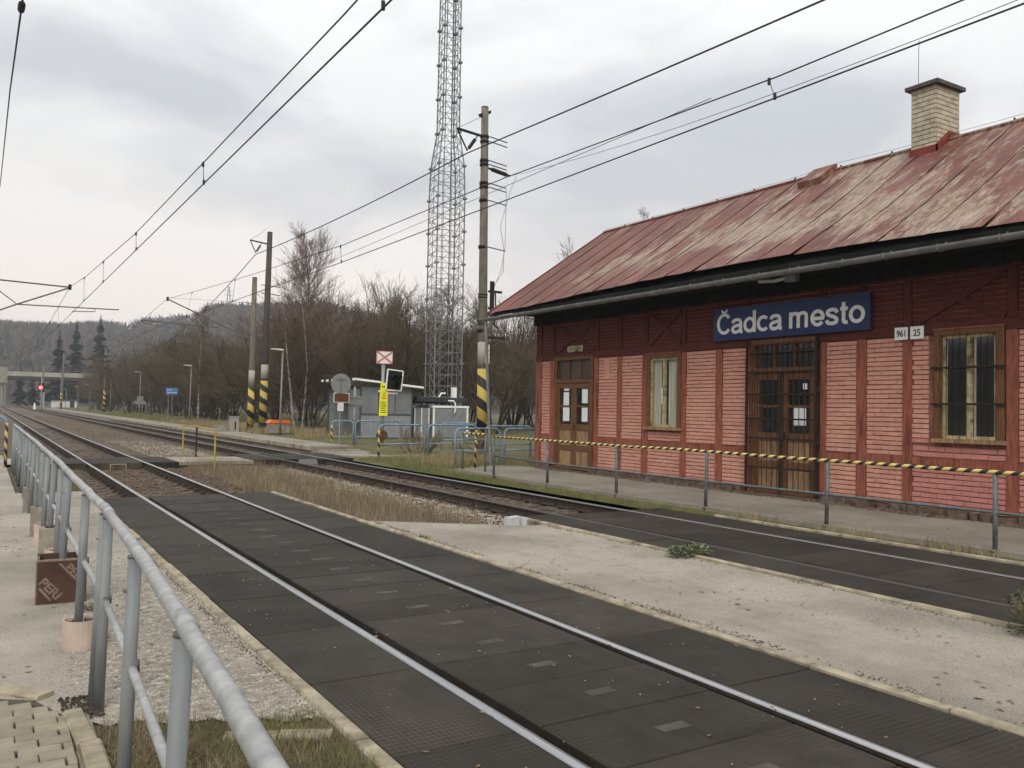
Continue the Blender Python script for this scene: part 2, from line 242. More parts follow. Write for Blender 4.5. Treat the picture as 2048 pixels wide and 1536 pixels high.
# ------------------------------------------------------------------ mesh helpers
class MB:
    def __init__(s): s.v = []; s.f = []; s.mi = []
    def add(s, vs, fs, mi=0):
        b = len(s.v); s.v += [tuple(v) for v in vs]; s.f += [tuple(b+i for i in f) for f in fs]; s.mi += [mi]*len(fs); return s
    def box(s, x0, x1, y0, y1, z0, z1, mi=0, jit=0, rg=None):
        vs = [(x, y, z) for x in (x0, x1) for y in (y0, y1) for z in (z0, z1)]
        if jit: vs = [tuple(c+rg.uniform(-jit, jit) for c in v) for v in vs]
        return s.add(vs, [(0, 1, 3, 2), (4, 6, 7, 5), (0, 4, 5, 1), (2, 3, 7, 6), (0, 2, 6, 4), (1, 5, 7, 3)], mi)
    def tube(s, pts, r, n=8, cap=True, mi=0, r1=None):
        pts = [Vector(p) for p in pts]; m = len(pts); rings = []; prev = None
        for i, p in enumerate(pts):
            d = (pts[min(i+1, m-1)]-pts[max(i-1, 0)])
            if d.length < 1e-9: d = Vector((0, 0, 1))
            d.normalize()
            if prev is None:
                a = d.cross(Vector((0, 0, 1))) if abs(d.z) < .9 else d.cross(Vector((0, 1, 0)))
            else: a = prev-d*prev.dot(d)
            a.normalize(); prev = a; b = d.cross(a)
            rr = r if r1 is None else r+(r1-r)*i/(m-1)
            if isinstance(r, (list, tuple)): rr = r[i]
            rings.append([p+a*math.cos(2*PI*k/n)*rr+b*math.sin(2*PI*k/n)*rr for k in range(n)])
        vs = [v for g in rings for v in g]; fs = []
        for i in range(m-1):
            for k in range(n):
                k2 = (k+1) % n; fs.append((i*n+k, i*n+k2, (i+1)*n+k2, (i+1)*n+k))
        if cap: fs += [tuple(range(n-1, -1, -1)), tuple((m-1)*n+k for k in range(n))]
        return s.add(vs, fs, mi)
    def bar(s, a, b, wx, wz, mi=0):        # rectangular bar between two points
        a, b = Vector(a), Vector(b); d = (b-a).normalized(); ref = Vector((0, 0, 1)) if abs(d.z) < .95 else Vector((1, 0, 0))
        u = d.cross(ref).normalized(); v = u.cross(d)
        c = [(-1, -1), (1, -1), (1, 1), (-1, 1)]
        vs = [p+u*i*wx/2+v*j*wz/2 for p in (a, b) for i, j in c]
        return s.add(vs, [(0, 1, 2, 3), (7, 6, 5, 4), (0, 4, 5, 1), (1, 5, 6, 2), (2, 6, 7, 3), (3, 7, 4, 0)], mi)
    def prism(s, poly, axis, a0, a1, mi=0):     # poly of 2D points extruded along an axis
        n = len(poly)
        def P(p, a): return {'X': (a, p[0], p[1]), 'Y': (p[0], a, p[1]), 'Z': (p[0], p[1], a)}[axis]
        vs = [P(p, a0) for p in poly]+[P(p, a1) for p in poly]
        return s.add(vs, [tuple(range(n))[::-1], tuple(range(n, 2*n))]+[(i, (i+1) % n, n+(i+1) % n, n+i) for i in range(n)], mi)
    def mesh(s, name, mats, smooth=False):
        me = bpy.data.meshes.new(name); me.from_pydata(s.v, [], s.f)
        for m in (mats if isinstance(mats, (list, tuple)) else [mats]): me.materials.append(M[m] if isinstance(m, str) else m)
        if any(s.mi): me.polygons.foreach_set('material_index', s.mi)
        if smooth: me.polygons.foreach_set('use_smooth', [True]*len(s.f))
        me.update(); return me
    def build(s, name, mats, parent=None, loc=None, smooth=False, rot=None):
        return link(name, s.mesh(name, mats, smooth), parent, loc, rot)
def link(name, me, parent=None, loc=None, rot=None, scale=None):
    o = bpy.data.objects.new(name, me); COL.objects.link(o)
    if parent: o.parent = parent
    if loc: o.location = loc
    if rot: o.rotation_euler = rot
    if scale: o.scale = scale
    return o
def thing(name, label, cat, loc=(0, 0, 0), rz=0, group=None):
    o = bpy.data.objects.new(name, None); COL.objects.link(o); o.location = loc; o.rotation_euler = (0, 0, rz); o.empty_display_size = .2
    return tag(o, label, cat, group)
def tag(o, label=None, cat=None, group=None, kind=None):
    if label: o['label'] = label
    if cat: o['category'] = cat
    if group: o['group'] = group
    if kind: o['kind'] = kind
    return o
def struct(name, mb, m, **k): return tag(mb.build(name, m, **k), kind='structure')
def dup(root, loc, rz=0, scale=None, label=None):
    r = root.copy(); COL.objects.link(r); r.location = loc; r.rotation_euler = (0, 0, rz)
    if scale: r.scale = scale
    if label: r['label'] = label
    for ch in list(root.children):
        c = ch.copy(); COL.objects.link(c); c.parent = r
        for g_ in ch.children:
            d = g_.copy(); COL.objects.link(d); d.parent = c
    return r
def B(name, m, parent, *a, **k): return MB().box(*a, **k).build(name, m, parent)
def text_mesh(body, size, bold=0.0, extrude=.002):
    cu = bpy.data.curves.new('lettering', 'FONT'); cu.body = body; cu.size = size; cu.offset = bold; cu.extrude = extrude; cu.align_x = 'CENTER'; cu.align_y = 'CENTER'; cu.resolution_u = 4
    o = bpy.data.objects.new('lettering', cu); COL.objects.link(o)
    dg = bpy.context.evaluated_depsgraph_get(); me = bpy.data.meshes.new_from_object(o.evaluated_get(dg)); bpy.data.objects.remove(o); return me
def fit(me, wd, ht):      # scale lettering to a width and height about its centre
    xs = [v.co.x for v in me.vertices]; ys = [v.co.y for v in me.vertices]; cx, cy = (min(xs)+max(xs))/2, (min(ys)+max(ys))/2
    sx, sy = wd/(max(xs)-min(xs)), ht/(max(ys)-min(ys))
    for v in me.vertices: v.co.x = (v.co.x-cx)*sx; v.co.y = (v.co.y-cy)*sy
    return me
TXT_WALL = (PI/2, 0, -PI/2)     # lettering that faces -X
TXT_CAM = (PI/2, 0, 0)          # lettering that faces -Y
# ------------------------------------------------------------------ setting: ground
rg = random.Random(7)
struct('ground', MB().add([(-4000, -3000, -.34), (4000, -3000, -.34), (4000, 5000, -.34), (-4000, 5000, -.34)], [(0, 1, 2, 3)]), 'ground')
def grid(x0, x1, nx, y0, y1, ny, fz, ypow=1):
    mb = MB(); vs = []
    for j in range(ny+1):
        y = y0+(y1-y0)*(j/ny)**ypow
        for i in range(nx+1):
            x = x0+(x1-x0)*i/nx; vs.append((x, y, fz(x, y)))
    mb.add(vs, [(j*(nx+1)+i, j*(nx+1)+i+1, (j+1)*(nx+1)+i+1, (j+1)*(nx+1)+i) for j in range(ny) for i in range(nx)]); return mb
def sm(a, b, x): t = max(0, min(1, (x-a)/(b-a))); return t*t*(3-2*t)
def bed_z(x, y):
    z = -.20+.05*sm(4.9, 5.6, x)*(1-sm(6.9, 7.4, x))
    if x < 1.7: z += .12*(1-sm(.7, 1.6, x))
    if x > 10.2: z -= .06*sm(10.2, 10.6, x)
    return z+rg.uniform(-.014, .014)
struct('ballast_bed', grid(.3, 10.9, 42, 10.4, 300, 150, bed_z, 2), 'ballast')
def verge_z(x, y):
    hi = .14*sm(24, 32, y); z = -.03+hi*sm(11.2, 12.6, x) if y > 30.5 else -.02+hi*sm(11, 13, x)
    if y > 30.4 and x < 12.3: z = -.12
    return z-.12*(1-sm(10.35, 10.7, x))+rg.uniform(-.012, .012)+.2*sm(16, 40, x)
struct('verge', grid(10.5, 70, 110, -8, 300, 150, verge_z, 1.6), 'turf')
# far left of the track: asphalt, soil strip
mb = MB(); mb.add([(-14, -6, .0), (.55, -6, .0), (.55, 31, .0), (-14, 31, .0)], [(0, 1, 2, 3)])
edge_ = [(.55+1.11*i/16, 5.15-.50*i/16+rg.uniform(-.09, .07), .0) for i in range(17)]; mb.add(edge_+[(1.66, 18.4, .0), (.55, 18.4, .0)], [tuple(range(19))])
mb.add([(.55, 26.6, .0), (1.9, 26.6, .0), (1.9, 29.4, .0), (.55, 29.4, .0)], [(0, 1, 2, 3)])
struct('asphalt_path', mb, 'asphalt_l')
struct('soil_strip', MB().add([(.55, -6, -.02), (1.66, -6, -.02), (1.66, 4.9, -.012), (.55, 5.4, -.012)], [(0, 1, 2, 3)]), 'soil')
struct('asphalt_island', MB().add([(4.97, -8, .0), (7.23, -8, .0), (7.23, 10.7, .0), (6.9, 10.82, -.01), (6.2, 11.35, -.01), (5.5, 11.9, -.01), (4.97, 12.2, 0)], [(0, 1, 2, 3, 4, 5, 6)]), 'asphalt')
# walk in front of the station
mb = MB(); mb.prism([(10.95, -8), (13.76, -8), (13.76, 21.2), (13.0, 21.9), (11.15, 21.0), (10.98, 17)], 'Z', -.1, .045); struct('walk', mb, 'walk')
# platform beyond the foot crossing
plat = struct('platform', MB().prism([(10.62, 31.6), (12.3, 31.6), (12.35, 60), (12.6, 200), (10.62, 200)], 'Z', -.2, .17), 'walk')
mb = MB(); k_ = 0
for i in range(60):
    y = 31.6+i*1.0; e = MB().box(10.50, 10.66, y+.006, y+.994, .03, .185, jit=.006, rg=rg).build('edge_slab', 'kerb', plat)
struct('foot_path', MB().prism([(4.98, 26.9), (7.2, 26.9), (7.2, 29.2), (4.98, 29.2)], 'Z', -.12, -.02), 'asphalt')
struct('foot_path', MB().prism([(10.6, 27.4), (20, 27.8), (20, 31), (12.3, 31.4), (10.6, 30.6)], 'Z', -.1, .02), 'walk')

# ------------------------------------------------------------------ tracks
RAILP = [(-.07, -.165), (.07, -.165), (.07, -.148), (.012, -.125), (.010, -.045), (.036, -.034), (.036, -.010), (.031, -.002), (.018, .003), (0, .0045), (-.018, .003), (-.031, -.002), (-.036, -.010), (-.036, -.034), (-.010, -.045), (-.012, -.125), (-.07, -.148)]
def rail(x, parent, top='steel'):
    mb = MB(); poly = [(x+a, b) for a, b in RAILP]; n = len(poly); ys = [-9, 20, 60, 140, 320]
    for y in ys: mb.v += [(p[0], y, p[1]) for p in poly]
    for j in range(len(ys)-1):
        for i in range(n):
            i2 = (i+1) % n; mb.f.append((j*n+i, j*n+i2, (j+1)*n+i2, (j+1)*n+i)); mb.mi.append(1 if 6 <= i <= 11 else 0)
    return mb.build('rail', ['rust', top], parent)
slp = MB(); slp.prism([(-1.24, -.36), (1.24, -.36), (1.24, -.19), (.95, -.165), (.5, -.165), (.35, -.195), (-.35, -.195), (-.5, -.165), (-.95, -.165), (-1.24, -.19)], 'Y', -.125, .125)
slp = slp.mesh('sleeper', 'sleeper')
def track(xa, xb, label, ys):
    t = thing('railway_track', label, 'track', ((xa+xb)/2, 0, 0)); xc = (xa+xb)/2
    rail(xa-xc, t, 'steel' if xa < 5 else 'steel_d'); rail(xb-xc, t, 'steel' if xa < 5 else 'steel_m'); fx = MB()
    for y in ys:
        link('sleeper', slp, t, (rg.uniform(-.02, .02), y, rg.uniform(-.006, .004)))
        for x in (xa-xc, xb-xc):
            for s in (-1, 1):
                fx.box(x+s*.10-.05, x+s*.10+.05, y-.07, y+.07, -.165, -.13); fx.tube([(x+s*.10, y, -.14), (x+s*.10, y, -.085)], .018, 6)
                fx.bar((x+s*.13, y-.03, -.13), (x+s*.04, y+.02, -.105), .05, .02)
    tag(fx.build('rail_fastening', 'rust', t), kind='stuff'); return t
ys1 = [17.35+i*.61 for i in range(15)]+[29.7+i*.61 for i in range(64)]
ys2 = [12.0+i*.61 for i in range(24)]+[30.9+i*.61 for i in range(62)]
T1A, T1B, T2A, T2B = 2.53, 4.035, 8.115, 9.62
track(T1A, T1B, 'nearer railway track with two bright polished rails beside the galvanised railing', ys1)
track(T2A, T2B, 'farther railway track running past the red station building', ys2)
def deck(name, label, rows, y0, y1):
    t = thing(name, label, 'crossing deck', (0, 0, 0))
    cache = {}
    for (xa, xb, pitch, off, pad) in rows:
        n0 = math.floor((y0-off)/pitch); y = off+n0*pitch
        while y < y1-1e-6:
            a, b = max(y, y0), min(y+pitch, y1)
            if b-a > .1:
                key = (xa, xb, round(b-a, 3))
                if key not in cache:
                    L = b-a; w_ = xb-xa; mb = MB(); q = .008; h = .0
                    e_ = .0055; mb.v = [(0, e_, -.17), (w_, e_, -.17), (w_, L-e_, -.17), (0, L-e_, -.17), (0, e_, -q), (w_, e_, -q), (w_, L-e_, -q), (0, L-e_, -q), (q, q+.006, 0), (w_-q, q+.006, 0), (w_-q, L-q-.006, 0), (q, L-q-.006, 0)]
                    mb.f = [(0, 1, 5, 4), (1, 2, 6, 5), (2, 3, 7, 6), (3, 0, 4, 7), (4, 5, 9, 8), (5, 6, 10, 9), (6, 7, 11, 10), (7, 4, 8, 11), (8, 9, 10, 11)]; mb.mi = [0]*9
                    cache[key] = mb.mesh('panel', 'rubber')
                p = link('panel', cache[key], t, (xa, a, -.004+rg.uniform(-.0025, .0025)), (rg.uniform(-.002, .002), rg.uniform(-.0015, .0015), 0))
                if pad and b-a > .5: jx, jy = rg.uniform(-.02, .02), rg.uniform(-.012, .012); B('wear_pad', rg.choice(('pad', 'pad', 'pad_d')), p, (xb-xa)/2-.11+jx, (xb-xa)/2+.09+jx, .25+jy, .34+jy, -.004, .0018)
            y += pitch
    return t
deck('crossing_deck', 'dark rubber panel deck filling the nearer track in the foreground', [(1.775, T1A-.045, 1.28, 5.20, 0), (T1A+.118, T1B-.112, .645, 3.93, 1), (T1B+.045, 4.865, 1.28, 3.93, 0)], -7.9, 17.0)
deck('crossing_deck', 'dark rubber panel deck in the farther track before the station', [(7.33, T2A-.045, 1.28, 5.0, 0), (T2A+.115, T2B-.112, .645, 3.93, 0), (T2B+.045, 10.42, 1.28, 5.6, 0)], -7.9, 11.75)
deck('crossing_deck', 'short rubber foot crossing deck over the nearer track by the yellow barrier', [(1.9, T1A-.045, 1.28, 26.6, 0), (T1A+.098, T1B-.098, .9, 26.6, 0), (T1B+.045, 4.95, 1.28, 26.6, 0)], 26.6, 29.3)
deck('crossing_deck', 'short rubber foot crossing deck over the farther track below the shelter', [(7.25, T2A-.045, 1.28, 27.1, 0), (T2A+.098, T2B-.098, .9, 27.1, 0), (T2B+.045, 10.55, 1.28, 27.1, 0)], 27.1, 30.4)
def kerb(label, pts, wd=.1, L=1.0, top=.008, skip=0):
    t = thing('kerb', label, 'kerb'); pts = [Vector(p) for p in pts]
    for a, b in zip(pts, pts[1:]):
        d = b-a; n = max(1, round(d.length/L)); d_ = d.normalized(); nrm = Vector((-d_.y, d_.x))
        for i in range(n):
            if rg.random() < skip: continue
            p, q = a+d*(i/n)+d_*.006, a+d*((i+1)/n)-d_*.006; sh = rg.uniform(-.008, .008)
            vs = []
            for z, ins in ((-.2, 0), (top+rg.uniform(-.008, .006)-.012, 0), (top+rg.uniform(-.004, .004), .012)):
                for e, s in ((p, -1), (q, -1), (q, 1), (p, 1)):
                    c = e+nrm*(s*(wd/2-ins)+sh); vs.append((c.x, c.y, z))
            MB().add(vs, [(0, 1, 5, 4), (1, 2, 6, 5), (2, 3, 7, 6), (3, 0, 4, 7), (4, 5, 9, 8), (5, 6, 10, 9), (6, 7, 11, 10), (7, 4, 8, 11), (8, 9, 10, 11)]).build('kerb_stone', 'kerb', t)
    return t
kerb('cracked concrete kerb between the left gravel path and the nearer rubber deck', [(1.715, -7), (1.715, 18.2)], .1, .95)
kerb('concrete kerb along the station side of the nearer rubber deck', [(4.92, -7), (4.92, 16.9)], .085, 1.0, .016)
kerb('concrete kerb between the pale asphalt island and the farther rubber deck', [(7.275, -7), (7.275, 11.6)], .085, 1.0, .03)
kerb('thin kerb between the farther rubber deck and the station walk', [(10.465, -7), (10.465, 10.4)], .07, 1.0, .03)
kerb('pale kerb stones round the corner of the beige paving', [(.50, 1.0), (.50, 4.75), (.47, 5.28)], .1, .9, .05)
kerb('pale kerb stones curving away behind the beige paving', [(.36, 5.68), (.10, 6.0), (-.3, 6.25), (-1.2, 6.5)], .12, .42, .03)
kerb('broken concrete edging across the foot of the gravel by the railing', [(1.12, 4.62), (1.62, 4.36)], .1, .28, .012)
kerb('long low kerb along the foot path towards the shelter', [(10.7, 30.9), (12.2, 31.5), (16, 31.2)], .12, 1, .06)
kerb('low kerb along the near side of the foot path beyond the farther track', [(10.7, 27.25), (13.2, 27.5)], .12, 1, .05)
# pavers, each one a piece
pv = tag(MB().add([(-1.9, 1, .004), (.44, 1, .004), (.44, 5.28, .004), (.30, 5.66, .004), (-.05, 5.92, .004), (-1.9, 6.1, .004)], [(0, 1, 2, 3, 4, 5)]).build('paving', 'soil'), kind='structure')
def pmesh(L):
    mb = MB(); q = .006; w_ = .097
    mb.v = [(0, 0, -.06), (L, 0, -.06), (L, w_, -.06), (0, w_, -.06), (0, 0, -q), (L, 0, -q), (L, w_, -q), (0, w_, -q), (q, q, 0), (L-q, q, 0), (L-q, w_-q, 0), (q, w_-q, 0)]
    mb.f = [(0, 1, 5, 4), (1, 2, 6, 5), (2, 3, 7, 6), (3, 0, 4, 7), (4, 5, 9, 8), (5, 6, 10, 9), (6, 7, 11, 10), (7, 4, 8, 11), (8, 9, 10, 11)]; mb.mi = [0]*9
    return mb.mesh('paver', 'paver')
pf, ph = pmesh(.19), pmesh(.09)
for j in range(35):
    y = 2.15+j*.104; x_end = .43 if y < 5.2 else .43-(y-5.2)*.42-(max(0, y-5.5))*1.2; x = -1.1+(.1 if j % 2 else 0)
    while x < x_end-.03:
        L = min(.19, x_end-x)
        o_ = link('paver', pf, pv, (x, y, .026+rg.uniform(-.003, .003)), (rg.uniform(-.012, .012), rg.uniform(-.012, .012), rg.uniform(-.01, .01)))
        if L < .185: o_.scale = (L/.19, 1, 1)
        x += .19+rg.uniform(.005, .011)
# ------------------------------------------------------------------ station building
WX = 13.8; YN, YF = 1.0, 21.0
st = thing('station_building', 'red and pink timber framed brick station building with rusty metal roof', 'building', (0, 0, 0))
def SB(name, m, *a, **k): return B(name, m, st, *a, **k)
OPEN = [(18.22, 20.02, 0, 3.24), (14.90, 16.02, 1.32, 3.10), (10.98, 12.76, 0, 3.30), (7.44, 8.62, 1.30, 3.22)]     # door, window, door, window
# masonry backing with the openings left free
wl = MB(); ys_ = sorted({YN, YF, *[v for o in OPEN for v in o[:2]]})
for a, b in zip(ys_, ys_[1:]):
    o = next((o for o in OPEN if abs(o[0]-a) < .01), None)
    if o:
        if o[2] > .1: wl.box(WX+.022, WX+.35, a, b, -.05, o[2])
        wl.box(WX+.022, WX+.35, a, b, o[3], 4.75)
    else: wl.box(WX+.022, WX+.35, a, b, -.05, 4.75)
wl.build('wall', 'mortar', st)
mb = MB(); mb.box(WX+.35, 20.2, YF-.3, YF, -.05, 4.75); mb.box(WX+.35, 20.2, YN, YN+.3, -.05, 4.75); mb.box(19.9, 20.2, YN, YF, -.05, 4.7)
mb.prism([(WX+.05, 4.75), (20.15, 4.75), (17, 7.2)], 'Y', YF-.28, YF-.02); mb.prism([(WX+.05, 4.75), (20.15, 4.75), (17, 7.2)], 'Y', YN+.02, YN+.28)
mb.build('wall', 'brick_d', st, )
SB('room_partition', 'room', 15.3, 15.4, YN+.3, YF-.3, -.05, 4.6); SB('ceiling', 'room', WX+.36, 15.3, YN+.31, YF-.31, 4.5, 4.6); SB('room_floor', 'room', WX+.36, 15.3, YN+.31, YF-.31, -.04, .05)
# timbers: vertical posts (y0, y1), rails, braces
PX = WX-.016
posts = [(20.72, 21.02), (20.06, 20.26), (18.02, 18.2), (17.05, 17.23), (16.04, 16.24), (14.70, 14.88), (13.56, 13.75), (12.78, 12.86), (10.84, 10.97), (9.96, 10.16), (9.05, 9.22), (7.24, 7.42), (5.6, 5.78), (4.2, 4.38), (2.6, 2.78), (1.0, 1.25)]
for a, b in posts: 
    SB('timber_post', 'timber', PX+rg.uniform(-.006, .004), WX+.03, a, b, .17, 3.13, jit=.006, rg=rg)
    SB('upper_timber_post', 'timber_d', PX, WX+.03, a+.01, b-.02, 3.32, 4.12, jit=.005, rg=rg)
edges = sorted(posts, key=lambda p: p[0])
bays = [(edges[i][1], edges[i+1][0]) for i in range(len(edges)-1)]
def opening(a, b): return next((o for o in OPEN if o[0] < (a+b)/2 < o[1]), None)
SB('timber_beam', 'timber_d', PX-.008, WX+.03, YN, YF+.02, 3.135, 3.31, jit=.004, rg=rg)
SB('timber_beam', 'timber_d', PX-.006, WX+.03, YN, YF+.02, 4.125, 4.28)
zones = []
for a, b in bays:
    o = opening(a, b)
    if o and o[2] == 0: continue
    SB('timber_rail', 'timber', PX+.002, WX+.03, a+.003, b-.003, .87+rg.uniform(-.03, .02), 1.02+rg.uniform(-.02, .02), jit=.008, rg=rg)
    zones.append((a+.011, b-.010, .17, .855)); zones.append((a+.011, b-.010, 1.035, (o[2]-.07) if o else 3.125))
    if o and o[1] < b-.05: zones.append((o[1]+.12, b-.004, o[2]-.03, 3.125))
    if o and o[0] > a+.05: zones.append((a+.004, o[0]-.12, o[2]-.03, 3.125))
for c, d in ((18.22, 20.02), (14.9, 16.02), (7.44, 9.0), (4.4, 5.6)):       # crossed braces under the eaves
    for p, q in (((PX+.006, c, 3.34), (PX+.006, d, 4.1)), ((PX+.002, d, 3.34), (PX+.002, c, 4.1))):
        MB().bar(p, q, .03, .12).build('timber_brace', 'timber_d', st)
# bricks
bm_ = []
for v in range(8):
    mb = MB(); r_ = random.Random(v); j = lambda s: r_.uniform(-s, s)*1.5
    f = [(0+j(.003)-.001, .0+j(.003), .004+j(.003)), (0+j(.003), 1+j(.003), .004+j(.004)), (0+j(.003), 1+j(.003), .071+j(.003)), (j(.003), j(.003), .071+j(.003))]
    mb.v = f+[(.03, 0, .002), (.03, 1, .002), (.03, 1, .074), (.03, 0, .074)]; mb.f = [(0, 3, 2, 1), (0, 1, 5, 4), (1, 2, 6, 5), (2, 3, 7, 6), (3, 0, 4, 7)]; mb.mi = [0]*5
    bm_.append(mb)
bmesh_ = [b.mesh('brick', 'brick') for b in bm_]
allb = []
for (a, b, z0, z1) in zones:
    n = max(1, round((z1-z0)/.0845)); h = (z1-z0)/n
    for i in range(n):
        y = a-(.15 if i % 2 else 0)-rg.uniform(0, .04)
        while y < b-.01:
            L = .29; c, d = max(y, a), min(y+L, b)
            if d-c > .03: allb.append((c+.002, d-.003, z0+i*h, h/.0845))
            y += L+.004
allb.sort(key=lambda t: (t[0] < 7.0, t[0])); mb = MB()
for i, (c, d, z, sz) in enumerate(allb):
    v = rg.randrange(8); dx = rg.uniform(-.005, .007)
    if i < 300: link('brick', bmesh_[v], st, (WX+dx, c, z), None, (1, d-c, sz))
    else: mb.add([(WX+dx+p[0], c+p[1]*(d-c), z+p[2]*sz) for p in bm_[v].v], bm_[v].f)
tag(mb.build('brickwork', 'brick', st), kind='stuff')
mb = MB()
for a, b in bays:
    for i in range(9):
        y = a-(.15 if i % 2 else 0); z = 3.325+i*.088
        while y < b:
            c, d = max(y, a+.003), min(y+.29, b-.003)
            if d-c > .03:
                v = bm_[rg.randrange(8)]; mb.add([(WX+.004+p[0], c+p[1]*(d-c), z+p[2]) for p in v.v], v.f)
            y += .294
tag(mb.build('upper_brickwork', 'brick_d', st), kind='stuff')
# plinth of rubble stones
pl = MB()
y = YN
while y < YF:
    L = rg.uniform(.16, .42); hgt = rg.uniform(.10, .20); dx = rg.uniform(-.06, .0)
    if not any(o[2] == 0 and o[0]-.05 < y < o[1] for o in OPEN):
        MB().box(WX-.05+dx, WX+.1, y+.01, y+L-.01, -.02, .03+hgt, jit=.022, rg=rg).build('plinth_stone', 'stonebase', st)
    y += L
SB('door_step', 'stonebase', WX-.14, WX+.1, 18.15, 20.05, -.02, .075, jit=.012, rg=rg); SB('door_step', 'stonebase', WX-.16, WX+.1, 10.9, 12.85, -.02, .085, jit=.012, rg=rg)
# scalloped dark boards under the eaves
mb = MB(); y = YN-.9
while y < 21.0:
    hgt = 4.18-rg.uniform(0, .03); MB().prism([(y+.004, 4.62), (y+.004, hgt+.03), (y+.03, hgt), (y+.09, hgt), (y+.116, hgt+.03), (y+.116, 4.62)], 'X', WX-.055, WX-.032).build('eave_board', 'board', st) if 5.5 < y else mb.box(WX-.055, WX-.032, y+.003, y+.117, hgt, 4.62)
    y += .12
mb.build('eave_boarding', 'board', st)
SB('soffit', 'board', 12.86, WX+.02, YN-.95, 20.98, 4.44, 4.47)
for i in range(22): SB('rafter_tail', 'board', 12.80, WX, 1.4+i*.92, 1.52+i*.92, 4.47, 4.58)
# roof of standing seam sheets
RZ0, RX0, RX1, RZ1 = 4.56, 12.70, 17.0, 7.50
rf = MB().prism([(RX0+.06, RZ0-.03), (RX1, RZ1-.06), (2*RX1-RX0-.06, RZ0-.03), (2*RX1-RX0-.06, RZ0-.10), (RX1, RZ1-.16), (RX0+.06, RZ0-.10)], 'Y', -.35, 21.95).build('roof', 'board', st)
y = 22.02; k = 0; sl = (RZ1-RZ0)/(RX1-RX0)
while y > -.3:
    w_ = rg.uniform(.80, .92); a, b = y-w_, y; mb = MB(); n = 9; ov = rg.uniform(-.03, .05)
    for s_ in (0, 1):
        for i in range(n+1):
            x = RX0-ov*(1 if i == 0 else 0)+(RX1-RX0)*i/n; 
            for yy, dz in ((a, .02), (a+.016, .02), (a+.018, .004), ((a+b)/2, .0+rg.uniform(-.006, .012)), (b, .004)):
                xx = x if s_ == 0 else 2*RX1-x
                mb.v.append((xx, yy, RZ0+(RX1-RX0)*i/n*sl+dz+rg.uniform(-.006, .006)+(.15*math.sin(PI*max(0, min(1, (19.8-yy)/13.5)))*max(0, 1-i/3.5) if s_ == 0 else 0)))
    for s_ in (0, 1):
        o0 = s_*(n+1)*5
        for i in range(n):
            for j in range(4):
                q = (o0+i*5+j, o0+i*5+j+1, o0+(i+1)*5+j+1, o0+(i+1)*5+j); mb.f.append(q if s_ else q[::-1]); mb.mi.append(0)
    mb.build('roof_sheet', 'roof', rf); y -= w_; k += 1
MB().tube([(RX1, -.3, RZ1+.015), (RX1, 22.02, RZ1+.015)], .05, 8).build('ridge_cap', 'roof', rf)
for i in range(16): MB().box(RX1-.015, RX1+.015, 1+i*1.33, 1.03+i*1.33, RZ1+.05, RZ1+.10).build('ridge_clip', 'iron', rf)
MB().tube([(RX1, -.3, RZ1+.13), (RX1, 10.2, RZ1+.13), (RX1-.3, 11.2, RZ1+.02), (RX1-.1, 12.9, RZ1+.14), (RX1, 14.5, RZ1+.10), (RX1, 22, RZ1+.09)], .004, 4).build('lightning_wire', 'wire', rf)
MB().prism([(16.40, 7.10), (17.02, 7.50), (17.02, 7.66), (16.95, 7.66), (16.36, 7.24)], 'Y', 13.1, 13.72).build('roof_hatch', 'roof', rf)
MB().bar((12.70, 22.03, 4.54), (17, 22.03, 7.48), .03, .10).build('verge_board', 'roof', rf)
# gutter and downpipe
gz = 4.40
gt = MB()
for y0, y1 in ((-.6, 22.1),):
    n = 10; pr = [(12.62+.092*math.cos(PI+PI*i/n), gz+.092*math.sin(PI+PI*i/n)) for i in range(n+1)]; inn = [(12.62+.083*math.cos(2*PI-PI*i/n), gz+.083*math.sin(2*PI-PI*i/n)) for i in range(n+1)]
    gt.prism(pr+inn, 'Y', y0, y1)
gut = gt.build('gutter', 'zinc', st)
for i in range(24):
    y = .2+i*.95; MB().tube([(12.52, y, gz+.01), (12.535, y, gz-.07), (12.62, y, gz-.105), (12.705, y, gz-.07), (12.73, y, gz+.03), (12.82, y, gz+.12)], .011, 5).build('gutter_bracket', 'zinc', gut)
MB().tube([(12.62, 22.02, gz-.07), (12.64, 22.02, gz-.25), (12.9, 22.05, .0)], .045, 10).build('downpipe', 'zinc', st)
MB().tube([(13.4, 22.0, 4.5), (12.72, 22.0, 4.5)], .02, 6).build('gutter_strut', 'iron', st)
# chimney
CX0, CX1, CY0, CY1 = 16.58, 17.42, 10.36, 10.92
ch = MB().box(CX0+.025, CX1-.025, CY0+.025, CY1-.025, 6.6, 8.62).build('chimney', 'cmortar', st)
for i in range(18):
    z = 6.92+i*.1
    if z > 8.56: break
    sft = i % 2
    def face(fix, lo, hi, ax, side):
        cuts = [lo]+([lo+.14, lo+.14+.29] if sft else [lo+.29, lo+.58])+[hi]; cuts = sorted({min(max(c, lo), hi) for c in cuts})
        for a, b in zip(cuts, cuts[1:]):
            if b-a < .03: continue
            j = rg.uniform(0, .004)
            if ax == 'Y': MB().box(fix-j if side < 0 else fix-.03, fix+.03 if side < 0 else fix+j, a+.006, b-.006, z+.007, z+.091).build('brick', 'cbrick', ch)
            else: MB().box(a+.004, b-.004, fix-j if side < 0 else fix-.03, fix+.03 if side < 0 else fix+j, z+.007, z+.091).build('brick', 'cbrick', ch)
    face(CX0, CY0, CY1, 'Y', -1); face(CY0, CX0+.032, CX1, 'X', -1)
    MB().box(CX1-.03, CX1, CY0+.01, CY1, z+.007, z+.091).build('brick', 'cbrick', ch); MB().box(CX0+.032, CX1-.032, CY1-.03, CY1, z+.007, z+.091).build('brick', 'cbrick', ch)
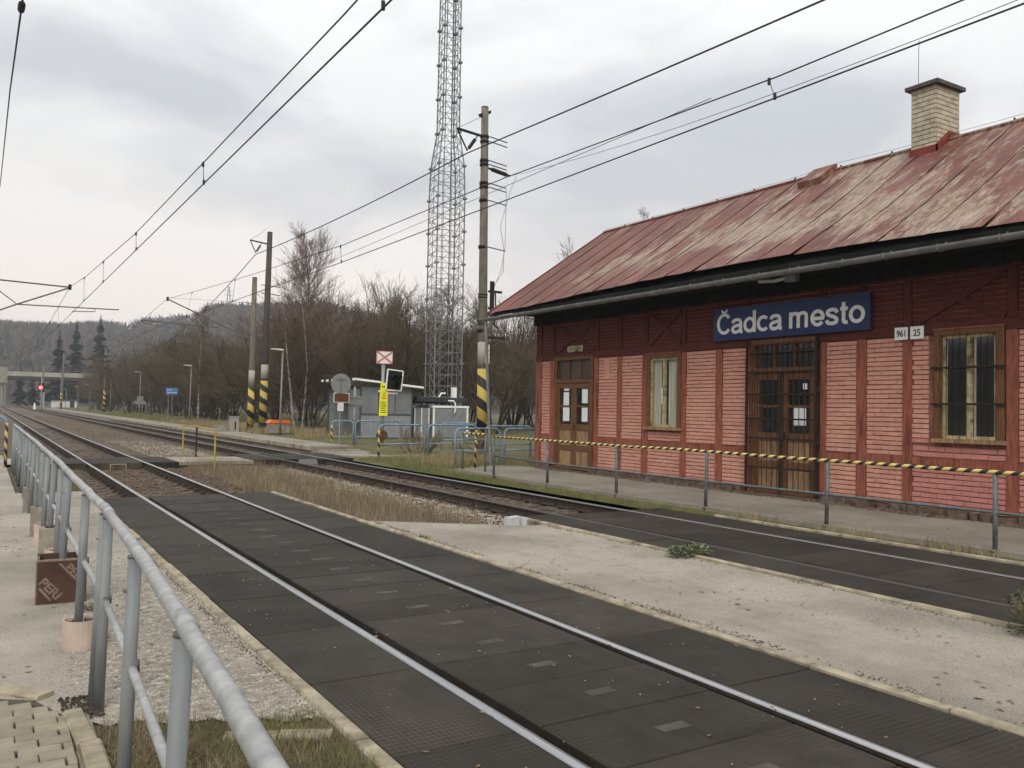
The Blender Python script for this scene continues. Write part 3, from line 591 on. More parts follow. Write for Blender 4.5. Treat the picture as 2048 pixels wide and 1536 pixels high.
mb = MB(); q = .09; mb.box(CX0-q, CX1+q, CY0-q, CY1+q, 8.62, 8.70); mb.add([(CX0-q, CY0-q, 8.70), (CX1+q, CY0-q, 8.70), (CX1+q, CY1+q, 8.70), (CX0-q, CY1+q, 8.70), (CX0+.1, CY0+.1, 8.76), (CX1-.1, CY0+.1, 8.76), (CX1-.1, CY1-.1, 8.76), (CX0+.1, CY1-.1, 8.76)], [(0, 1, 5, 4), (1, 2, 6, 5), (2, 3, 7, 6), (3, 0, 4, 7), (4, 5, 6, 7)])
mb.build('chimney_cap', 'capstone', ch)
zf = lambda x: RZ0+(x-RX0)*sl
mb = MB(); mb.box(CX0-.02, CX0+.02, CY0-.03, CY1+.03, zf(CX0)-.1, zf(CX0)+.14)
mb.prism([(CX0-.02, zf(CX0)-.05), (CX1, zf(CX0)-.05), (CX1, RZ1+.22), (17.0, RZ1+.2), (CX0-.02, zf(CX0)+.14)], 'Y', CY0-.03, CY0-.005); mb.build('flashing', 'flash', ch)
MB().tube([(16.75, 10.86, 8.7), (16.76, 10.87, 9.2), (16.76, 10.86, 9.75)], .006, 5).build('lightning_rod', 'wire', ch)

# doors and windows
def notice(parent, x, y0, y1, z0, z1, name='notice'): return B(name, 'paper', parent, x-.003, x, y0, y1, z0, z1)
def door(y0, y1, zt, ztr, label, fan, x=WX-.005, notices=()):
    d = MB().box(x-.03, x+.1, y0, y0+.09, .08, zt).box(x-.03, x+.1, y1-.09, y1, .08, zt).box(x-.031, x+.1, y0+.09, y1-.09, zt-.09, zt).box(x-.028, x+.1, y0+.09, y1-.09, ztr-.05, ztr+.05).build('door', 'oak', st)
    if label: d['label'] = label
    iy0, iy1 = y0+.09, y1-.09; W = iy1-iy0
    for i in range(3):
        a, b = iy0+W*i/3+.025, iy0+W*(i+1)/3-.025
        B('fanlight_pane', fan, d, x+.045, x+.05, a, b, ztr+.06, zt-.1)
        if i: B('glazing_bar', 'oak', d, x, x+.07, a-.05, a, ztr+.05, zt-.09)
    m_ = (iy0+iy1)/2
    for (a, b) in ((iy0, m_-.006), (m_+.006, iy1)):
        leaf = MB(); zb = ztr-.05
        leaf.box(x, x+.05, a+.002, a+.11, .10, zb-.004).box(x, x+.05, b-.11, b-.002, .10, zb-.004).box(x+.001, x+.05, a+.11, b-.11, zb-.15, zb-.004).box(x+.001, x+.05, a+.11, b-.11, 1.18, 1.34).box(x+.001, x+.05, a+.11, b-.11, .62, .76).box(x+.001, x+.05, a+.11, b-.11, .10, .22)
        lf = leaf.build('door_leaf', 'oak', d)
        B('door_panel', 'oak_g', lf, x+.022, x+.04, a+.11, b-.11, .76, 1.18); B('door_panel', 'oak_g', lf, x+.022, x+.04, a+.11, b-.11, .22, .62)
        zm_ = (1.34+zb-.15)/2
        B('glazing_bar', 'oak', lf, x+.004, x+.05, a+.11, b-.11, zm_-.025, zm_+.025)
        B('glass_pane', 'glass', lf, x+.028, x+.031, a+.11, b-.11, 1.34, zm_-.025); B('glass_pane', 'glass', lf, x+.028, x+.031, a+.11, b-.11, zm_+.025, zb-.15)
    for n_ in notices: notice(d, x+.02, *n_)
    MB().box(x-.012, x+.002, m_-.05, m_-.015, 1.2, 1.36).tube([(x-.01, m_-.033, 1.27), (x-.05, m_-.033, 1.27), (x-.05, m_-.13, 1.27)], .008, 6).build('handle', 'iron', d)
    return d
door(18.24, 20.0, 3.2, 2.53, 'weathered brown double door with papers behind its panes', 'pane_g', notices=[(19.36, 19.62, 1.85, 2.22), (19.36, 19.60, 2.26, 2.36), (19.34, 19.64, 1.42, 1.80), (18.50, 18.76, 1.92, 2.30), (18.50, 18.76, 1.42, 1.80)])
d2 = door(11.02, 12.72, 3.26, 2.62, 'brown double door behind an iron grille', 'glass', notices=[(11.32, 11.62, 1.5, 1.86), (11.30, 11.40, 2.22, 2.34)])
gr = MB(); gx = WX-.10
for i in range(14): gr.tube([(gx, 11.0+i*.134, .16), (gx, 11.0+i*.134, 3.2)], .0085, 5)
for z in (.62, 1.22, 1.62, 2.12, 2.58, 2.98): gr.bar((gx-.012, 10.96, z), (gx-.012, 12.78, z), .01, .035)
gr.bar((gx-.005, 12.76, .1), (gx-.005, 12.76, 3.25), .04, .05); gr.bar((gx-.005, 10.98, .1), (gx-.005, 10.98, 3.25), .05, .06); gr.bar((gx-.005, 11.86, .12), (gx-.005, 11.86, 2.6), .03, .04)
g_ = gr.build('grille', 'iron', d2)
for z in (1.2, 2.2): MB().tube([(gx-.01, 10.93, z-.06), (gx-.01, 10.93, z+.06)], .03, 8).build('hinge', 'iron', g_)
def window(y0, y1, z0, z1, label, frame, sash, curtains, x=WX-.01):
    wd = MB().box(x-.03, x+.12, y0-.10, y0+.03, z0, z1).box(x-.03, x+.12, y1-.03, y1+.10, z0, z1).box(x-.035, x+.12, y0-.10, y1+.10, z1, z1+.09).build('window', frame, st); wd['label'] = label
    MB().box(x-.09, x+.12, y0-.13, y1+.12, z0-.07, z0, jit=.004, rg=rg).build('sill', 'oak_g' if frame == 'oak' else frame, wd)
    MB().box(x-.05, x+.03, y0-.12, y1+.12, z1+.092, z1+.12).build('drip_moulding', 'timber', wd)
    m_ = (y0+y1)/2
    for a, b in ((y0+.03, m_-.002), (m_+.002, y1-.03)):
        s_ = MB().box(x+.012, x+.06, a, a+.05, z0, z1).box(x+.012, x+.06, b-.05, b, z0, z1).box(x+.013, x+.06, a+.05, b-.05, z0, z0+.055).box(x+.013, x+.06, a+.05, b-.05, z1-.055, z1).build('sash', sash, wd)
        B('glass_pane', 'glass', s_, x+.034, x+.037, a+.05, b-.05, z0+.055, z1-.055)
    B('meeting_stile', sash, wd, x-.004, x+.011, m_-.035, m_+.035, z0+.01, z1-.01)
    for a, b in curtains:
        mb = MB(); n = 12
        for i in range(n+1): yy = a+(b-a)*i/n; xx = x+.085+.015*math.sin(i*1.9); mb.v += [(xx, yy, z0+.02), (xx, yy, z1-.02)]
        mb.f = [(2*i, 2*i+2, 2*i+3, 2*i+1) for i in range(n)]; mb.mi = [0]*n; mb.build('curtain', 'curtain', wd)
    return wd
w1 = window(14.95, 15.97, 1.36, 3.02, 'narrow window with net curtains and a paper in it', 'oak', 'cream', [(14.98, 15.36), (15.62, 15.94)])
notice(w1, WX+.015, 15.45, 15.56, 1.92, 2.3)
w2 = window(7.54, 8.52, 1.36, 3.10, 'cream sash window with two iron bars across', 'oak', 'cream', [(7.95, 8.10), (8.44, 8.52)])
for z in (1.94, 2.55): MB().bar((WX-.075, 7.40, z), (WX-.075, 8.66, z), .012, .035).build('window_bar', 'iron', w2)
for i in range(9): MB().tube([(WX-.065, 7.56+i*.118, 1.3), (WX-.065, 7.56+i*.118, 3.12)], .004, 4).build('thin_bar', 'iron', w2)
SB('patch_board', 'brick', WX-.012, WX+.01, 17.55, 17.78, 2.55, 3.08)

# things on the facade
sg = thing('station_sign', 'long navy station sign reading Čadca mesto in white above the barred door', 'sign', (13.70, 11.78, 3.645))
B('panel', 'navy', sg, 0, .04, -1.97, 1.97, -.335, .335); mb = MB().box(.0, .042, -1.99, 1.99, .336, .35).box(.0, .042, -1.99, 1.99, -.35, -.336); mb.build('frame', 'navy', sg)
B('bracket', 'iron', sg, .04, .09, -1.5, -1.44, -.3, .3); B('bracket', 'iron', sg, .04, .09, 1.44, 1.5, -.3, .3)
def letters(body, wd, ht, parent, loc, rot, m='white', bold=.012, size=.5, name='lettering'):
    me = fit(text_mesh(body, size, bold, .0015), wd, ht); me.materials.clear(); me.materials.append(M[m]); return link(name, me, parent, loc, rot)
# the word without its caron sets the letter height; the caron is its own stroke
def spline(P, n=8):
    P = [Vector(p) for p in P]; o = []
    for i in range(len(P)-1):
        a, b, c, d = P[max(i-1, 0)], P[i], P[i+1], P[min(i+2, len(P)-1)]
        for k in range(n): t_ = k/n; o.append(.5*((2*b)+(c-a)*t_+(2*a-5*b+4*c-d)*t_*t_+(3*b-a-3*c+d)*t_**3))
    return o+[P[-1]]
def arc(cx, cy, rx, ry, a0, a1, n=22): return [Vector((cx+rx*math.cos(R(a0+(a1-a0)*i/n)), cy+ry*math.sin(R(a0+(a1-a0)*i/n)))) for i in range(n+1)]
GL = dict(C=(1.08, [arc(.56, .70, .46, .605, 38, 322)]), a=(.92, [spline([(.14, .70), (.20, .84), (.42, .905), (.64, .85), (.72, .66), (.72, .25), (.75, .10), (.86, .07)]), spline([(.72, .56), (.48, .52), (.2, .44), (.12, .27), (.24, .10), (.46, .10), (.66, .22), (.72, .40)])]),
    d=(.96, [arc(.45, .5, .335, .41, 0, 360), [Vector((.79, 0)), Vector((.79, 1.40))]]), c=(.86, [arc(.46, .5, .35, .41, 45, 315)]), m=(1.42, [[Vector((.14, 0)), Vector((.14, 1))], spline([(.14, .66), (.22, .84), (.42, .90), (.60, .82), (.64, .62), (.64, .3), (.64, 0)]), spline([(.64, .66), (.72, .84), (.94, .90), (1.12, .82), (1.16, .62), (1.16, .3), (1.16, 0)])]),
    e=(.92, [arc(.46, .5, .345, .41, 0, 322), [Vector((.14, .47)), Vector((.86, .47))]]), s=(.84, [spline([(.74, .70), (.64, .86), (.42, .905), (.2, .84), (.17, .67), (.34, .55), (.56, .46), (.71, .32), (.64, .14), (.42, .095), (.18, .15), (.10, .30)])]), t=(.58, [[Vector((.08, .90)), Vector((.52, .90))], spline([(.28, 1.28), (.28, .9), (.28, .5), (.28, .22), (.36, .10), (.52, .10)])]), o=(.96, [arc(.47, .5, .355, .41, 0, 360)]))
def glyphs(word, width, xh, bold=.212):
    mb = MB(); x = 0; q = 0
    for ch_ in word:
        adv, st_ = GL[ch_]
        for ln in st_:
            L_, Rr = [], []
            for i, p in enumerate(ln):
                d = (ln[min(i+1, len(ln)-1)]-ln[max(i-1, 0)]).normalized()
                if (ln[0]-ln[-1]).length < 1e-4 and i in (0, len(ln)-1): d = (ln[1]-ln[-2]).normalized()
                nn = Vector((-d.y, d.x))*bold/2; L_.append(p+nn); Rr.append(p-nn)
            q += 1; n = len(ln); vs = [(v.x+x, v.y, z) for z in (0, .012+.0002*q) for v in L_+Rr]
            mb.add(vs, [(2*n+i, 2*n+n+i, 2*n+n+i+1, 2*n+i+1) for i in range(n-1)]+[(i, i+1, 2*n+i+1, 2*n+i) for i in range(n-1)]+[(n+i+1, n+i, 3*n+i, 3*n+i+1) for i in range(n-1)]+[(0, 2*n, 3*n, n), (n-1, 2*n-1, 4*n-1, 3*n-1)])
        x += adv
    k = width/x; mb.v = [(v[0]*k-width/2, v[1]*xh, v[2]*.4) for v in mb.v]; return mb
glyphs('Cadca', 1.82, .325).build('lettering', 'white', sg, (-.001, .95, -.21), rot=TXT_WALL); glyphs('mesto', 1.76, .325).build('lettering', 'white', sg, (-.001, -.99, -.21), rot=TXT_WALL)
cv = MB()
for s in (-1, 1): cv.bar((-.004, 1.645+s*.085, .315), (-.004, 1.645+s*.012, .25), .004, .05)
cv.build('caron', 'white', sg)
for body, y, lab in (('961', 9.23, 'small white enamel number plate reading 961 under the dark beam'), ('25', 8.93, 'small white enamel house number plate reading 25')):
    p = thing('number_plate', lab, 'number plate', (WX-.05, y, 3.18)); B('plate', 'white', p, 0, .012, -.125, .125, -.11, .11)
    letters(body, .17 if len(body) == 3 else .13, .12, p, (-.003, 0, 0), TXT_WALL, 'black' if len(body) == 3 else 'brown', .004, .2)
p = thing('name_plate', 'small worn white plate above the papered double door', 'sign', (WX-.05, 19.03, 3.41)); B('plate', 'cream', p, 0, .015, -.36, .36, -.085, .085); MB().box(-.004, 0, -.28, .28, -.03, .03).build('worn_print', 'conc', p)
l_ = thing('eave_lamp', 'small pale lamp under the gutter above the blue sign', 'lamp', (13.2, 11.5, 4.40)); MB().tube([(.0, .5, -.02), (-.02, .1, -.06), (0, -.25, -.03)], .035, 8).build('lamp_body', 'head', l_); B('lamp_base', 'zinc', l_, -.06, .06, -.45, -.2, -.12, .04); MB().tube([(0, -.3, .03), (0, -.3, .1)], .03, 6).build('lamp_stem', 'zinc', l_)
# ------------------------------------------------------------------ railings
def railing_front():
    t = thing('striped_railing', 'grey tube railing with yellow and black taped top rail before the station', 'railing', (11, 0, .04))
    for y in (18.63, 16.22, 13.72, 11.19, 8.62, 6.06, 3.5, .9):
        p = MB().tube([(0, y, -.05), (rg.uniform(-.02, .02), y+rg.uniform(-.02, .02), .965)], .031, 10).build('post', 'galv_d', t, smooth=True)
        MB().tube([(0, y, -.01), (0, y, .012)], .06, 8).build('foot', 'conc', p)
    pts = [(rg.uniform(-.012, .012), 18.63-(18.63-.2)*i/14, rg.uniform(-.01, .01)) for i in range(15)]
    MB().tube(pts, .028, 10).build('top_rail', 'tape', t, (0, 0, .985), smooth=True)
    MB().tube([(0, 18.6, .5), (0, 16.2, .47), (0, 11.2, .46), (0, 6.06, .48), (0, .2, .47)], .022, 8).build('mid_rail', 'galv_d', t, smooth=True)
railing_front()
t = thing('striped_railing', 'short striped railing section at the far end of the station walk', 'railing', (11.42, 19.8, .04))
for x, y in ((0, 0), (-.14, 1.01)): MB().tube([(x, y, -.05), (x, y, .98)], .03, 8).build('post', 'galv_d', t, smooth=True)
MB().tube([(0, 0, 0), (-.14, 1.01, 0)], .028, 8).build('top_rail', 'tape', t, (0, 0, 1.0), smooth=True)
for z in (.5, .85): MB().tube([(0, 0, z), (-.14, 1.01, z)], .02, 8).build('mid_rail', 'galv_d', t)
t = thing('striped_post', 'thin post wrapped in yellow and black stripes near the walk corner', 'post', (11.91, 21.23, 0)); MB().tube([(0, 0, -.05), (.02, 0, 1.12)], .035, 10).build('post', 'tape_z', t, smooth=True); MB().tube([(0, 0, 1.12), (.02, 0, 1.15)], .04, 8).build('cap', 'black', t)

def LX(y, K=((-3, .12), (1.48, .44), (2.15, .48), (2.57, .507), (3.33, .547), (4.07, .575), (5.5, .628), (7.2, .64), (9.5, .67), (15, .69), (26, .68))):
    for a, b in zip(K, K[1:]):
        if y <= b[0]: return a[1]+(b[1]-a[1])*(y-a[0])/(b[0]-a[0])
    return K[-1][1]
def left_railing():
    cyl = [6.66, 9.6, 11.7]
    secs = [(-1.7, 5.45), (5.49, 8.52), (8.56, 12.6), (12.66, 18.6), (18.66, 25.2)]
    labs = ['nearest galvanised tube railing section sweeping through the bottom left corner', 'second galvanised railing section standing in the pinkish concrete cylinder', 'galvanised railing section standing in the printed plywood box', 'fourth galvanised railing section with concrete cube feet', 'farthest galvanised railing section ending at the blue barrier']
    ps = [(-1.65, -.25, 1.15, 2.58, 3.97, 5.36), (5.56, 6.74, 8.42), (8.64, 9.5, 10.5, 11.6, 12.5), (12.75, 13.9, 15.1, 16.3, 17.5, 18.5), (18.75, 20.2, 21.6, 23, 24.2, 25.1)]
    for (a, b), lab, pp in zip(secs, labs, ps):
        t = thing('tube_railing', lab, 'railing', (LX(a), a, 0)); o = lambda y, z, dx=0: (LX(y)-LX(a)+dx, y-a, z)
        zt = 1.105
        n = 8; MB().tube([o(a+(b-a)*i/n, zt+rg.uniform(-.006, .006), rg.uniform(-.006, .006)) for i in range(n+1)], .0262, 14).build('top_rail', 'galv', t, smooth=True)
        MB().tube([o(a+(b-a)*i/n, .60+rg.uniform(-.006, .006)) for i in range(n+1)], .019, 10).build('mid_rail', 'galv', t, smooth=True)
        for i, y in enumerate(pp):
            z0 = -.04 if not (6.7 < y < 6.8 or 8.4 < y < 8.45) else .12
            lean = rg.uniform(-.012, .012)-.03
            p = MB().tube([o(y, z0, lean), o(y, zt-.03, .0)], .029, 12).build('post', 'galv_p', t, smooth=True)
            MB().tube([o(y, .585), o(y, .63)], .0315, 12).build('clamp', 'galv_d', p, smooth=True)
            MB().tube([o(y, zt-.040), o(y, zt-.028)], .0305, 12).build('weld', 'galv_d', p, smooth=True)
            if i % 2 == 0: MB().tube([o(y, .93, -.028), o(y, .93, -.044)], .011, 6).build('bolt', 'kerb', p)
            MB().tube([o(y, .40, -.026), o(y, .40, -.040)], .009, 6).build('bolt', 'kerb', p)
        for y in (pp[-3], pp[-1]):
            MB().tube([o(y-.10, zt), o(y+.06, zt)], .0285, 14).build('sleeve', 'galv', t, smooth=True)
left_railing()
def foot_cyl(y, lab, r=.115, h=.20, x=None):
    x = x if x is not None else LX(y)-.01; t = thing('concrete_pot', lab, 'concrete foot', (x, y, 0)); n = 20; mb = MB()
    for rr, z in ((r, -.02), (r, h), (r-.012, h), (r-.02, h-.03)): mb.v += [(rr*math.cos(2*PI*k/n), rr*math.sin(2*PI*k/n), z) for k in range(n)]
    for j in range(3): mb.f += [(j*n+k, j*n+(k+1) % n, (j+1)*n+(k+1) % n, (j+1)*n+k) for k in range(n)]
    mb.f.append(tuple(3*n+k for k in range(n))); mb.mi = [0]*len(mb.f); mb.build('cast_body', 'pinkc', t, smooth=False); mb = MB()
    for k in range(9): a = rg.uniform(0, 6.3); mb.box(r*.5*math.cos(a)-.02, r*.5*math.cos(a)+.02, r*.5*math.sin(a)-.015, r*.5*math.sin(a)+.015, h-.035, h-.012, jit=.008, rg=rg)
    tag(mb.build('gravel_fill', 'stone_b', t), kind='stuff')
foot_cyl(6.74, 'pinkish round concrete foot holding a railing post, nearest of its kind'); foot_cyl(9.62, 'pinkish round concrete foot just behind the printed plywood box', .11, .26); foot_cyl(11.75, 'pinkish round concrete foot between two grey concrete cubes', .11, .25)
for y, s, lab in ((10.48, .22, 'grey concrete cube at the railing behind the plywood box'), (12.55, .22, 'second grey concrete cube along the galvanised railing'), (15.3, .22, 'farthest grey concrete cube at the foot of the railing')):
    t = thing('concrete_cube', lab, 'concrete block', (LX(y)-.02, y, 0)); MB().box(-s/2, s/2, -s/2, s/2, -.02, .37, jit=.008, rg=rg).build('block', 'conc', t); MB().box(-.05, .05, -.05, .05, .37, .376).build('post_socket', 'iron', t)
t = thing('plywood_box', 'dark brown plywood formwork box printed PERI around a railing post', 'box', (.625, 8.45, 0), R(-3))
B('front_board', 'formply', t, -.19, .19, -.17, -.15, -.01, .36); B('back_board', 'formply', t, -.19, .19, .15, .17, -.01, .38); B('side_board', 'formply', t, -.19, -.17, -.15, .15, -.01, .37); B('side_board', 'formply', t, .17, .19, -.15, .15, -.01, .37); B('board_edge', 'plyedge', t, -.191, .191, -.171, -.149, .361, .372); B('board_edge', 'plyedge', t, -.200, -.191, -.172, -.14, -.01, .365); B('concrete_fill', 'conc', t, -.168, .168, -.148, .148, 0, .33)
letters('PERI', .20, .075, t, (-.085, -.1725, .13), (PI/2, R(48), 0), 'print_', .006, .2); letters('PERI', .17, .07, t, (.10, -.1725, .25), (PI/2, R(48), 0), 'print_', .006, .2); MB().bar((-.02, -.1715, .34), (.12, -.1715, .18), .002, .018).build('print_bar', 'print_', t); MB().bar((-.17, -.1715, .14), (-.08, -.1715, .03), .002, .018).build('print_bar', 'print_', t)

# yellow barrier between the tracks
t = thing('yellow_barrier', 'thin chipped yellow tube barrier between the tracks at the foot crossing', 'barrier', (5.8, 25, 0))
for x, y in ((-.2, 0), (.19, 4.4), (.0, 5.6)): MB().tube([(x, y, -.2), (x, y, .97)], .028, 8).build('post', 'yellowp' if y != 4.4 else 'iron', t)
MB().tube([(-.2, 0, .97), (.19, 4.4, .97), (.0, 5.6, .97)], .025, 8).build('top_rail', 'yellowp', t); MB().tube([(-.2, 0, .12), (.19, 4.4, .1)], .02, 8).build('low_rail', 'yellowp', t)
# blue arched barriers
def arch(x0, y0, x1, y1, lab, striped=False, h=1.08, m='blue'):
    t = thing('blue_barrier', lab, 'barrier', (x0, y0, .03)); dx, dy = x1-x0, y1-y0; L = math.hypot(dx, dy); u = (dx/L, dy/L); r = .16
    P = lambda s, z: (u[0]*s, u[1]*s, z)
    pts = [P(0, -.1), P(0, h-r)]+[P(r-r*math.cos(a), h-r+r*math.sin(a)) for a in (R(30), R(60), R(90))]+[P(L-r+r*math.sin(a), h-r+r*math.cos(a)) for a in (0, R(30), R(60), R(90))]+[P(L, -.1)]
    MB().tube(pts, .032, 10).build('hoop', m, t, smooth=True); MB().tube([P(.02, .42), P(L-.02, .42)], .024, 8).build('mid_rail', m, t, smooth=True)
    if striped: MB().tube([(0, 0, -.08), (0, 0, h-r)], .038, 10).build('tape_wrap', 'tape_z', t, smooth=True)
arch(12.34, 34.2, 13.2, 34.0, 'blue hoop barrier with a striped leg in front of the shelter doorway', True)
arch(13.3, 34.0, 15.2, 33.6, 'long blue hoop barrier before the near wall of the shelter')
arch(11.47, 27.15, 13.25, 27.25, 'blue hoop barrier with a striped leg beside the farther foot crossing', True)
arch(13.4, 27.3, 15.4, 27.4, 'blue hoop barrier in front of the grey equipment cabin')
arch(15.5, 30.4, 17.6, 30.2, 'blue hoop barrier in the back row before the equipment cabin')
arch(12.05, 22.7, 13.62, 22.75, 'blue hoop barrier beside the striped concrete mast')
arch(13.8, 22.75, 15.5, 22.8, 'blue hoop barrier running behind the corner of the station')
arch(15.1, 26.2, 17.0, 26.2, 'blue hoop barrier in the back row by the station corner')
arch(.52, 25.5, -1.2, 25.6, 'blue hoop barrier with yellow striped leg at the far end of the galvanised railing', True, 1.28)
# ------------------------------------------------------------------ masts, wires, lamps
def mast(name, lab, loc, H, r0, r1, m, hz=(0.4, 2.9), plate=True, lean=(0, 0), rot=0):
    t = thing(name, lab, 'mast', loc, rot); f = lambda z: (lean[0]*z/H, lean[1]*z/H, z); rr = lambda z: r0+(r1-r0)*z/H
    MB().tube([f(-.3), f(H*.5), f(H)], [r0, (r0+r1)/2, r1], 14).build('pole', m, t, smooth=True)
    MB().tube([f(H), f(H+.04)], r1*1.02, 12).build('cap', 'iron', t)
    if hz: MB().tube([f(hz[0]), f(hz[1])], [rr(hz[0])+.006, rr(hz[1])+.006], 18).build('hazard_paint', 'hazard', t, smooth=True)
    if plate: MB().tube([f(hz[1]+.12), f(hz[1]+1.0)], [rr(hz[1]+.1)+.006, rr(hz[1]+1)+.006], 16).build('white_band', 'deck', t, smooth=True)
    return t
def vbracket(t, z, xo, m='iron'):
    MB().bar((0, 0, z-.12), (xo, 0, z), .09, .07).build('arm', m, t)
    tip = (xo*.66, 0, z-.75); MB().tube([(xo, 0, z), tip], .03, 6).build('strut', m, t)
    mb = MB(); a, b = Vector((-.32*abs(xo), 0, z-.12)), Vector(tip)
    for i in range(7): c = a.lerp(b, .25+i*.09); d = a.lerp(b, .29+i*.09); mb.tube([c, d], .07, 8)
    mb.tube([a, b], .022, 6); mb.build('insulator', 'insul', t)
    MB().tube([(xo, 0, z), (xo*.3, 0, z+.55), (-.0, 0, z+.93)], .008, 4).build('stay_wire', 'wire', t)
    return Vector(tip)+Vector((0, 0, -.1))
m1 = mast('feeder_mast', 'tall concrete mast with yellow black base beside the station gable', (15.8, 27.7, 0), 13.0, .19, .135, 'pole', (.55, 3.2), lean=(-.12, 0))
tip1 = vbracket(m1, 12.02, -1.28); MB().prism([(-.38, 12.72), (.12, 12.95), (.12, 12.84), (-.30, 12.62)], 'Y', -.06, .06).build('top_hook', 'iron', m1)
for z in (11.9, 11.72, 11.0, 10.85, 10.15, 10.0, 9.5, 7.75, 4.62): 
    MB().tube([(-.30 if z > 9.8 else -.2, 0, z+.03), (.05, -.16, z), (.85, -.05, z-.05)], .022, 6).build('cross_arm', 'tube', m1); MB().tube([(-.11, 0, z-.05), (-.11, 0, z+.06)], .165, 12).build('clamp_band', 'iron', m1, smooth=True)
mb = MB(); 
for i in range(9): mb.tube([(.2+i*.075, -.05, 10.72-.012*i), (.235+i*.075, -.05, 10.715-.012*i)], .085, 8)
mb.tube([(0, -.05, 10.75), (1.0, -.05, 10.6)], .04, 6); mb.build('strain_insulator', 'insul', m1)
MB().tube([(.85, -.05, 10.05), (.85, -.05, 9.45), (.62, -.05, 8.6), (.8, -.05, 7.7), (.78, -.05, 6.9), (.35, -.05, 6.3)], .012, 5).build('down_cable', 'cable', m1)
MB().tube([(1.3, -.05, 10.65), (1.02, -.05, 10.0), (.85, -.05, 9.4), (.84, -.05, 7.9), (.7, -.05, 7.0), (.4, -.05, 6.3)], .012, 5).build('down_cable', 'cable', m1)
mb = MB(); mb.box(.18, .72, -.09, .03, 6.08, 6.16); mb.box(.18, .5, -.09, .03, 5.45, 5.52); mb.tube([(.32, -.03, 6.5), (.32, -.03, 5.4)], .09, 8); mb.tube([(.46, -.03, 6.1), (.5, -.03, 5.3), (.42, -.03, 4.9), (.6, -.03, 4.75)], .03, 6); mb.build('disconnector', 'iron', m1)
MB().box(.1, .9, -.05, .05, 4.35, 4.42).build('low_arm', 'iron', m1); MB().tube([(.2, 0, 4.05), (.75, 0, 4.36)], .02, 5).build('low_arm_stay', 'iron', m1)
for z in (5.85, 5.95, 4.85, 4.95): MB().tube([(-.06, 0, z), (-.06, 0, z+.04)], .185, 12).build('clamp_band', 'iron', m1, smooth=True)
B('number_board', 'white', m1, -.01, .15, -.21, -.19, 3.4, 4.1); letters('101A', .62, .09, m1, (.07, -.215, 3.75), (PI/2, PI/2, 0), 'black', .004, .2)
m2 = mast('feeder_mast', 'tall dark concrete mast with V bracket standing behind the orange lidded box', (14.72, 53.2, .1), 12.35, .24, .16, 'pole_d', (.5, 3.1), lean=(.16, 0))
tip2 = vbracket(m2, 11.75, -1.05)
for z in (9.0, 8.5): MB().tube([(-.3, 0, z+.05), (.9, 0, z-.02)], .03, 6).build('cross_arm', 'tube', m2)
m3 = mast('catenary_mast', 'grey concrete catenary mast with cantilever reaching over the farther track', (13.21, 50.3, .1), 9.0, .19, .14, 'pole', (.4, 2.6), lean=(.04, 0))
def cant(t, xs, zs):       # hinged tubes, local offsets
    (x0, z0), (x1, z1), (x2, z2), (x3, z3) = xs
    MB().tube([(0, 0, zs), (x0, 0, z0)], .035, 8).build('cantilever_tube', 'tube', t); MB().tube([(x1, 0, z1), (x2, 0, z2)], .03, 8).build('steady_tube', 'tube', t)
    MB().tube([(x0, 0, z0-.1), (x0, 0, z0+.12)], .06, 8).build('saddle', 'iron', t); MB().tube([(x2, 0, z2), (x2+.25, 0, z2-.18), (x3, 0, z3)], .02, 6).build('registration_arm', 'tube', t)
cant(m3, [(-4.71, 7.38), (-1.85, 5.98), (-6.09, 6.12), (-4.9, 5.85)], 5.37); MB().tube([(-.48, 0, 7.53), (.3, 0, 7.5)], .03, 6).build('cross_arm', 'tube', m3)
MB().tube([(-.48, 0, 7.53), (-4.71, 0, 7.45)], .007, 4).build('stay_wire', 'wire', m3)
m4 = mast('catenary_mast', 'catenary mast left of the nearer track carrying the long cantilever', (.0, 45, 0), 10.8, .19, .14, 'pole', (.4, 2.6))
MB().tube([(0, 0, 7.17), (3.28, 0, 7.07)], .035, 8).build('cantilever_tube', 'tube', m4); MB().tube([(0, 0, 5.55), (1.14, 0, 6.1), (3.28, 0, 7.05)], .035, 8).build('cantilever_tube', 'tube', m4); MB().tube([(0, 0, 7.0), (1.14, 0, 6.12)], .025, 6).build('strut', 'tube', m4)
MB().tube([(1.14, 0, 6.1), (5.42, 0, 6.17)], .028, 8).build('steady_tube', 'tube', m4); MB().tube([(4.37, 0, 6.12), (4.37, 0, 6.0), (3.4, 0, 5.95)], .02, 6).build('registration_arm', 'tube', m4); MB().tube([(3.28, 0, 6.95), (3.28, 0, 7.2)], .07, 8).build('saddle', 'iron', m4)
for loc, H, lab in (((16.0, 147, .1), 10, 'distant striped mast beside the platform lamps'), ((13.3, 195, .1), 7, 'farthest striped mast near the white shed'), ((17.3, 250, .2), 14, 'thin pale pole showing above the far bridge'), ((10.5, 205, 0), 9, 'slim grey mast right beside the red signal')):
    mm = mast('far_mast', lab, loc, H, .22, .15, 'pole', (.3, 3.4) if H > 8 and loc[1] < 200 or H == 7 else None, plate=False)
    if H == 10:
        for z in (7.0, 8.0, 8.8): MB().tube([(-.4, 0, z), (.45, 0, z)], .08, 6).build('cross_arm', 'iron', mm); MB().tube([(0, 0, z-.3), (0, 0, z)], .22, 10).build('band', 'iron', mm)
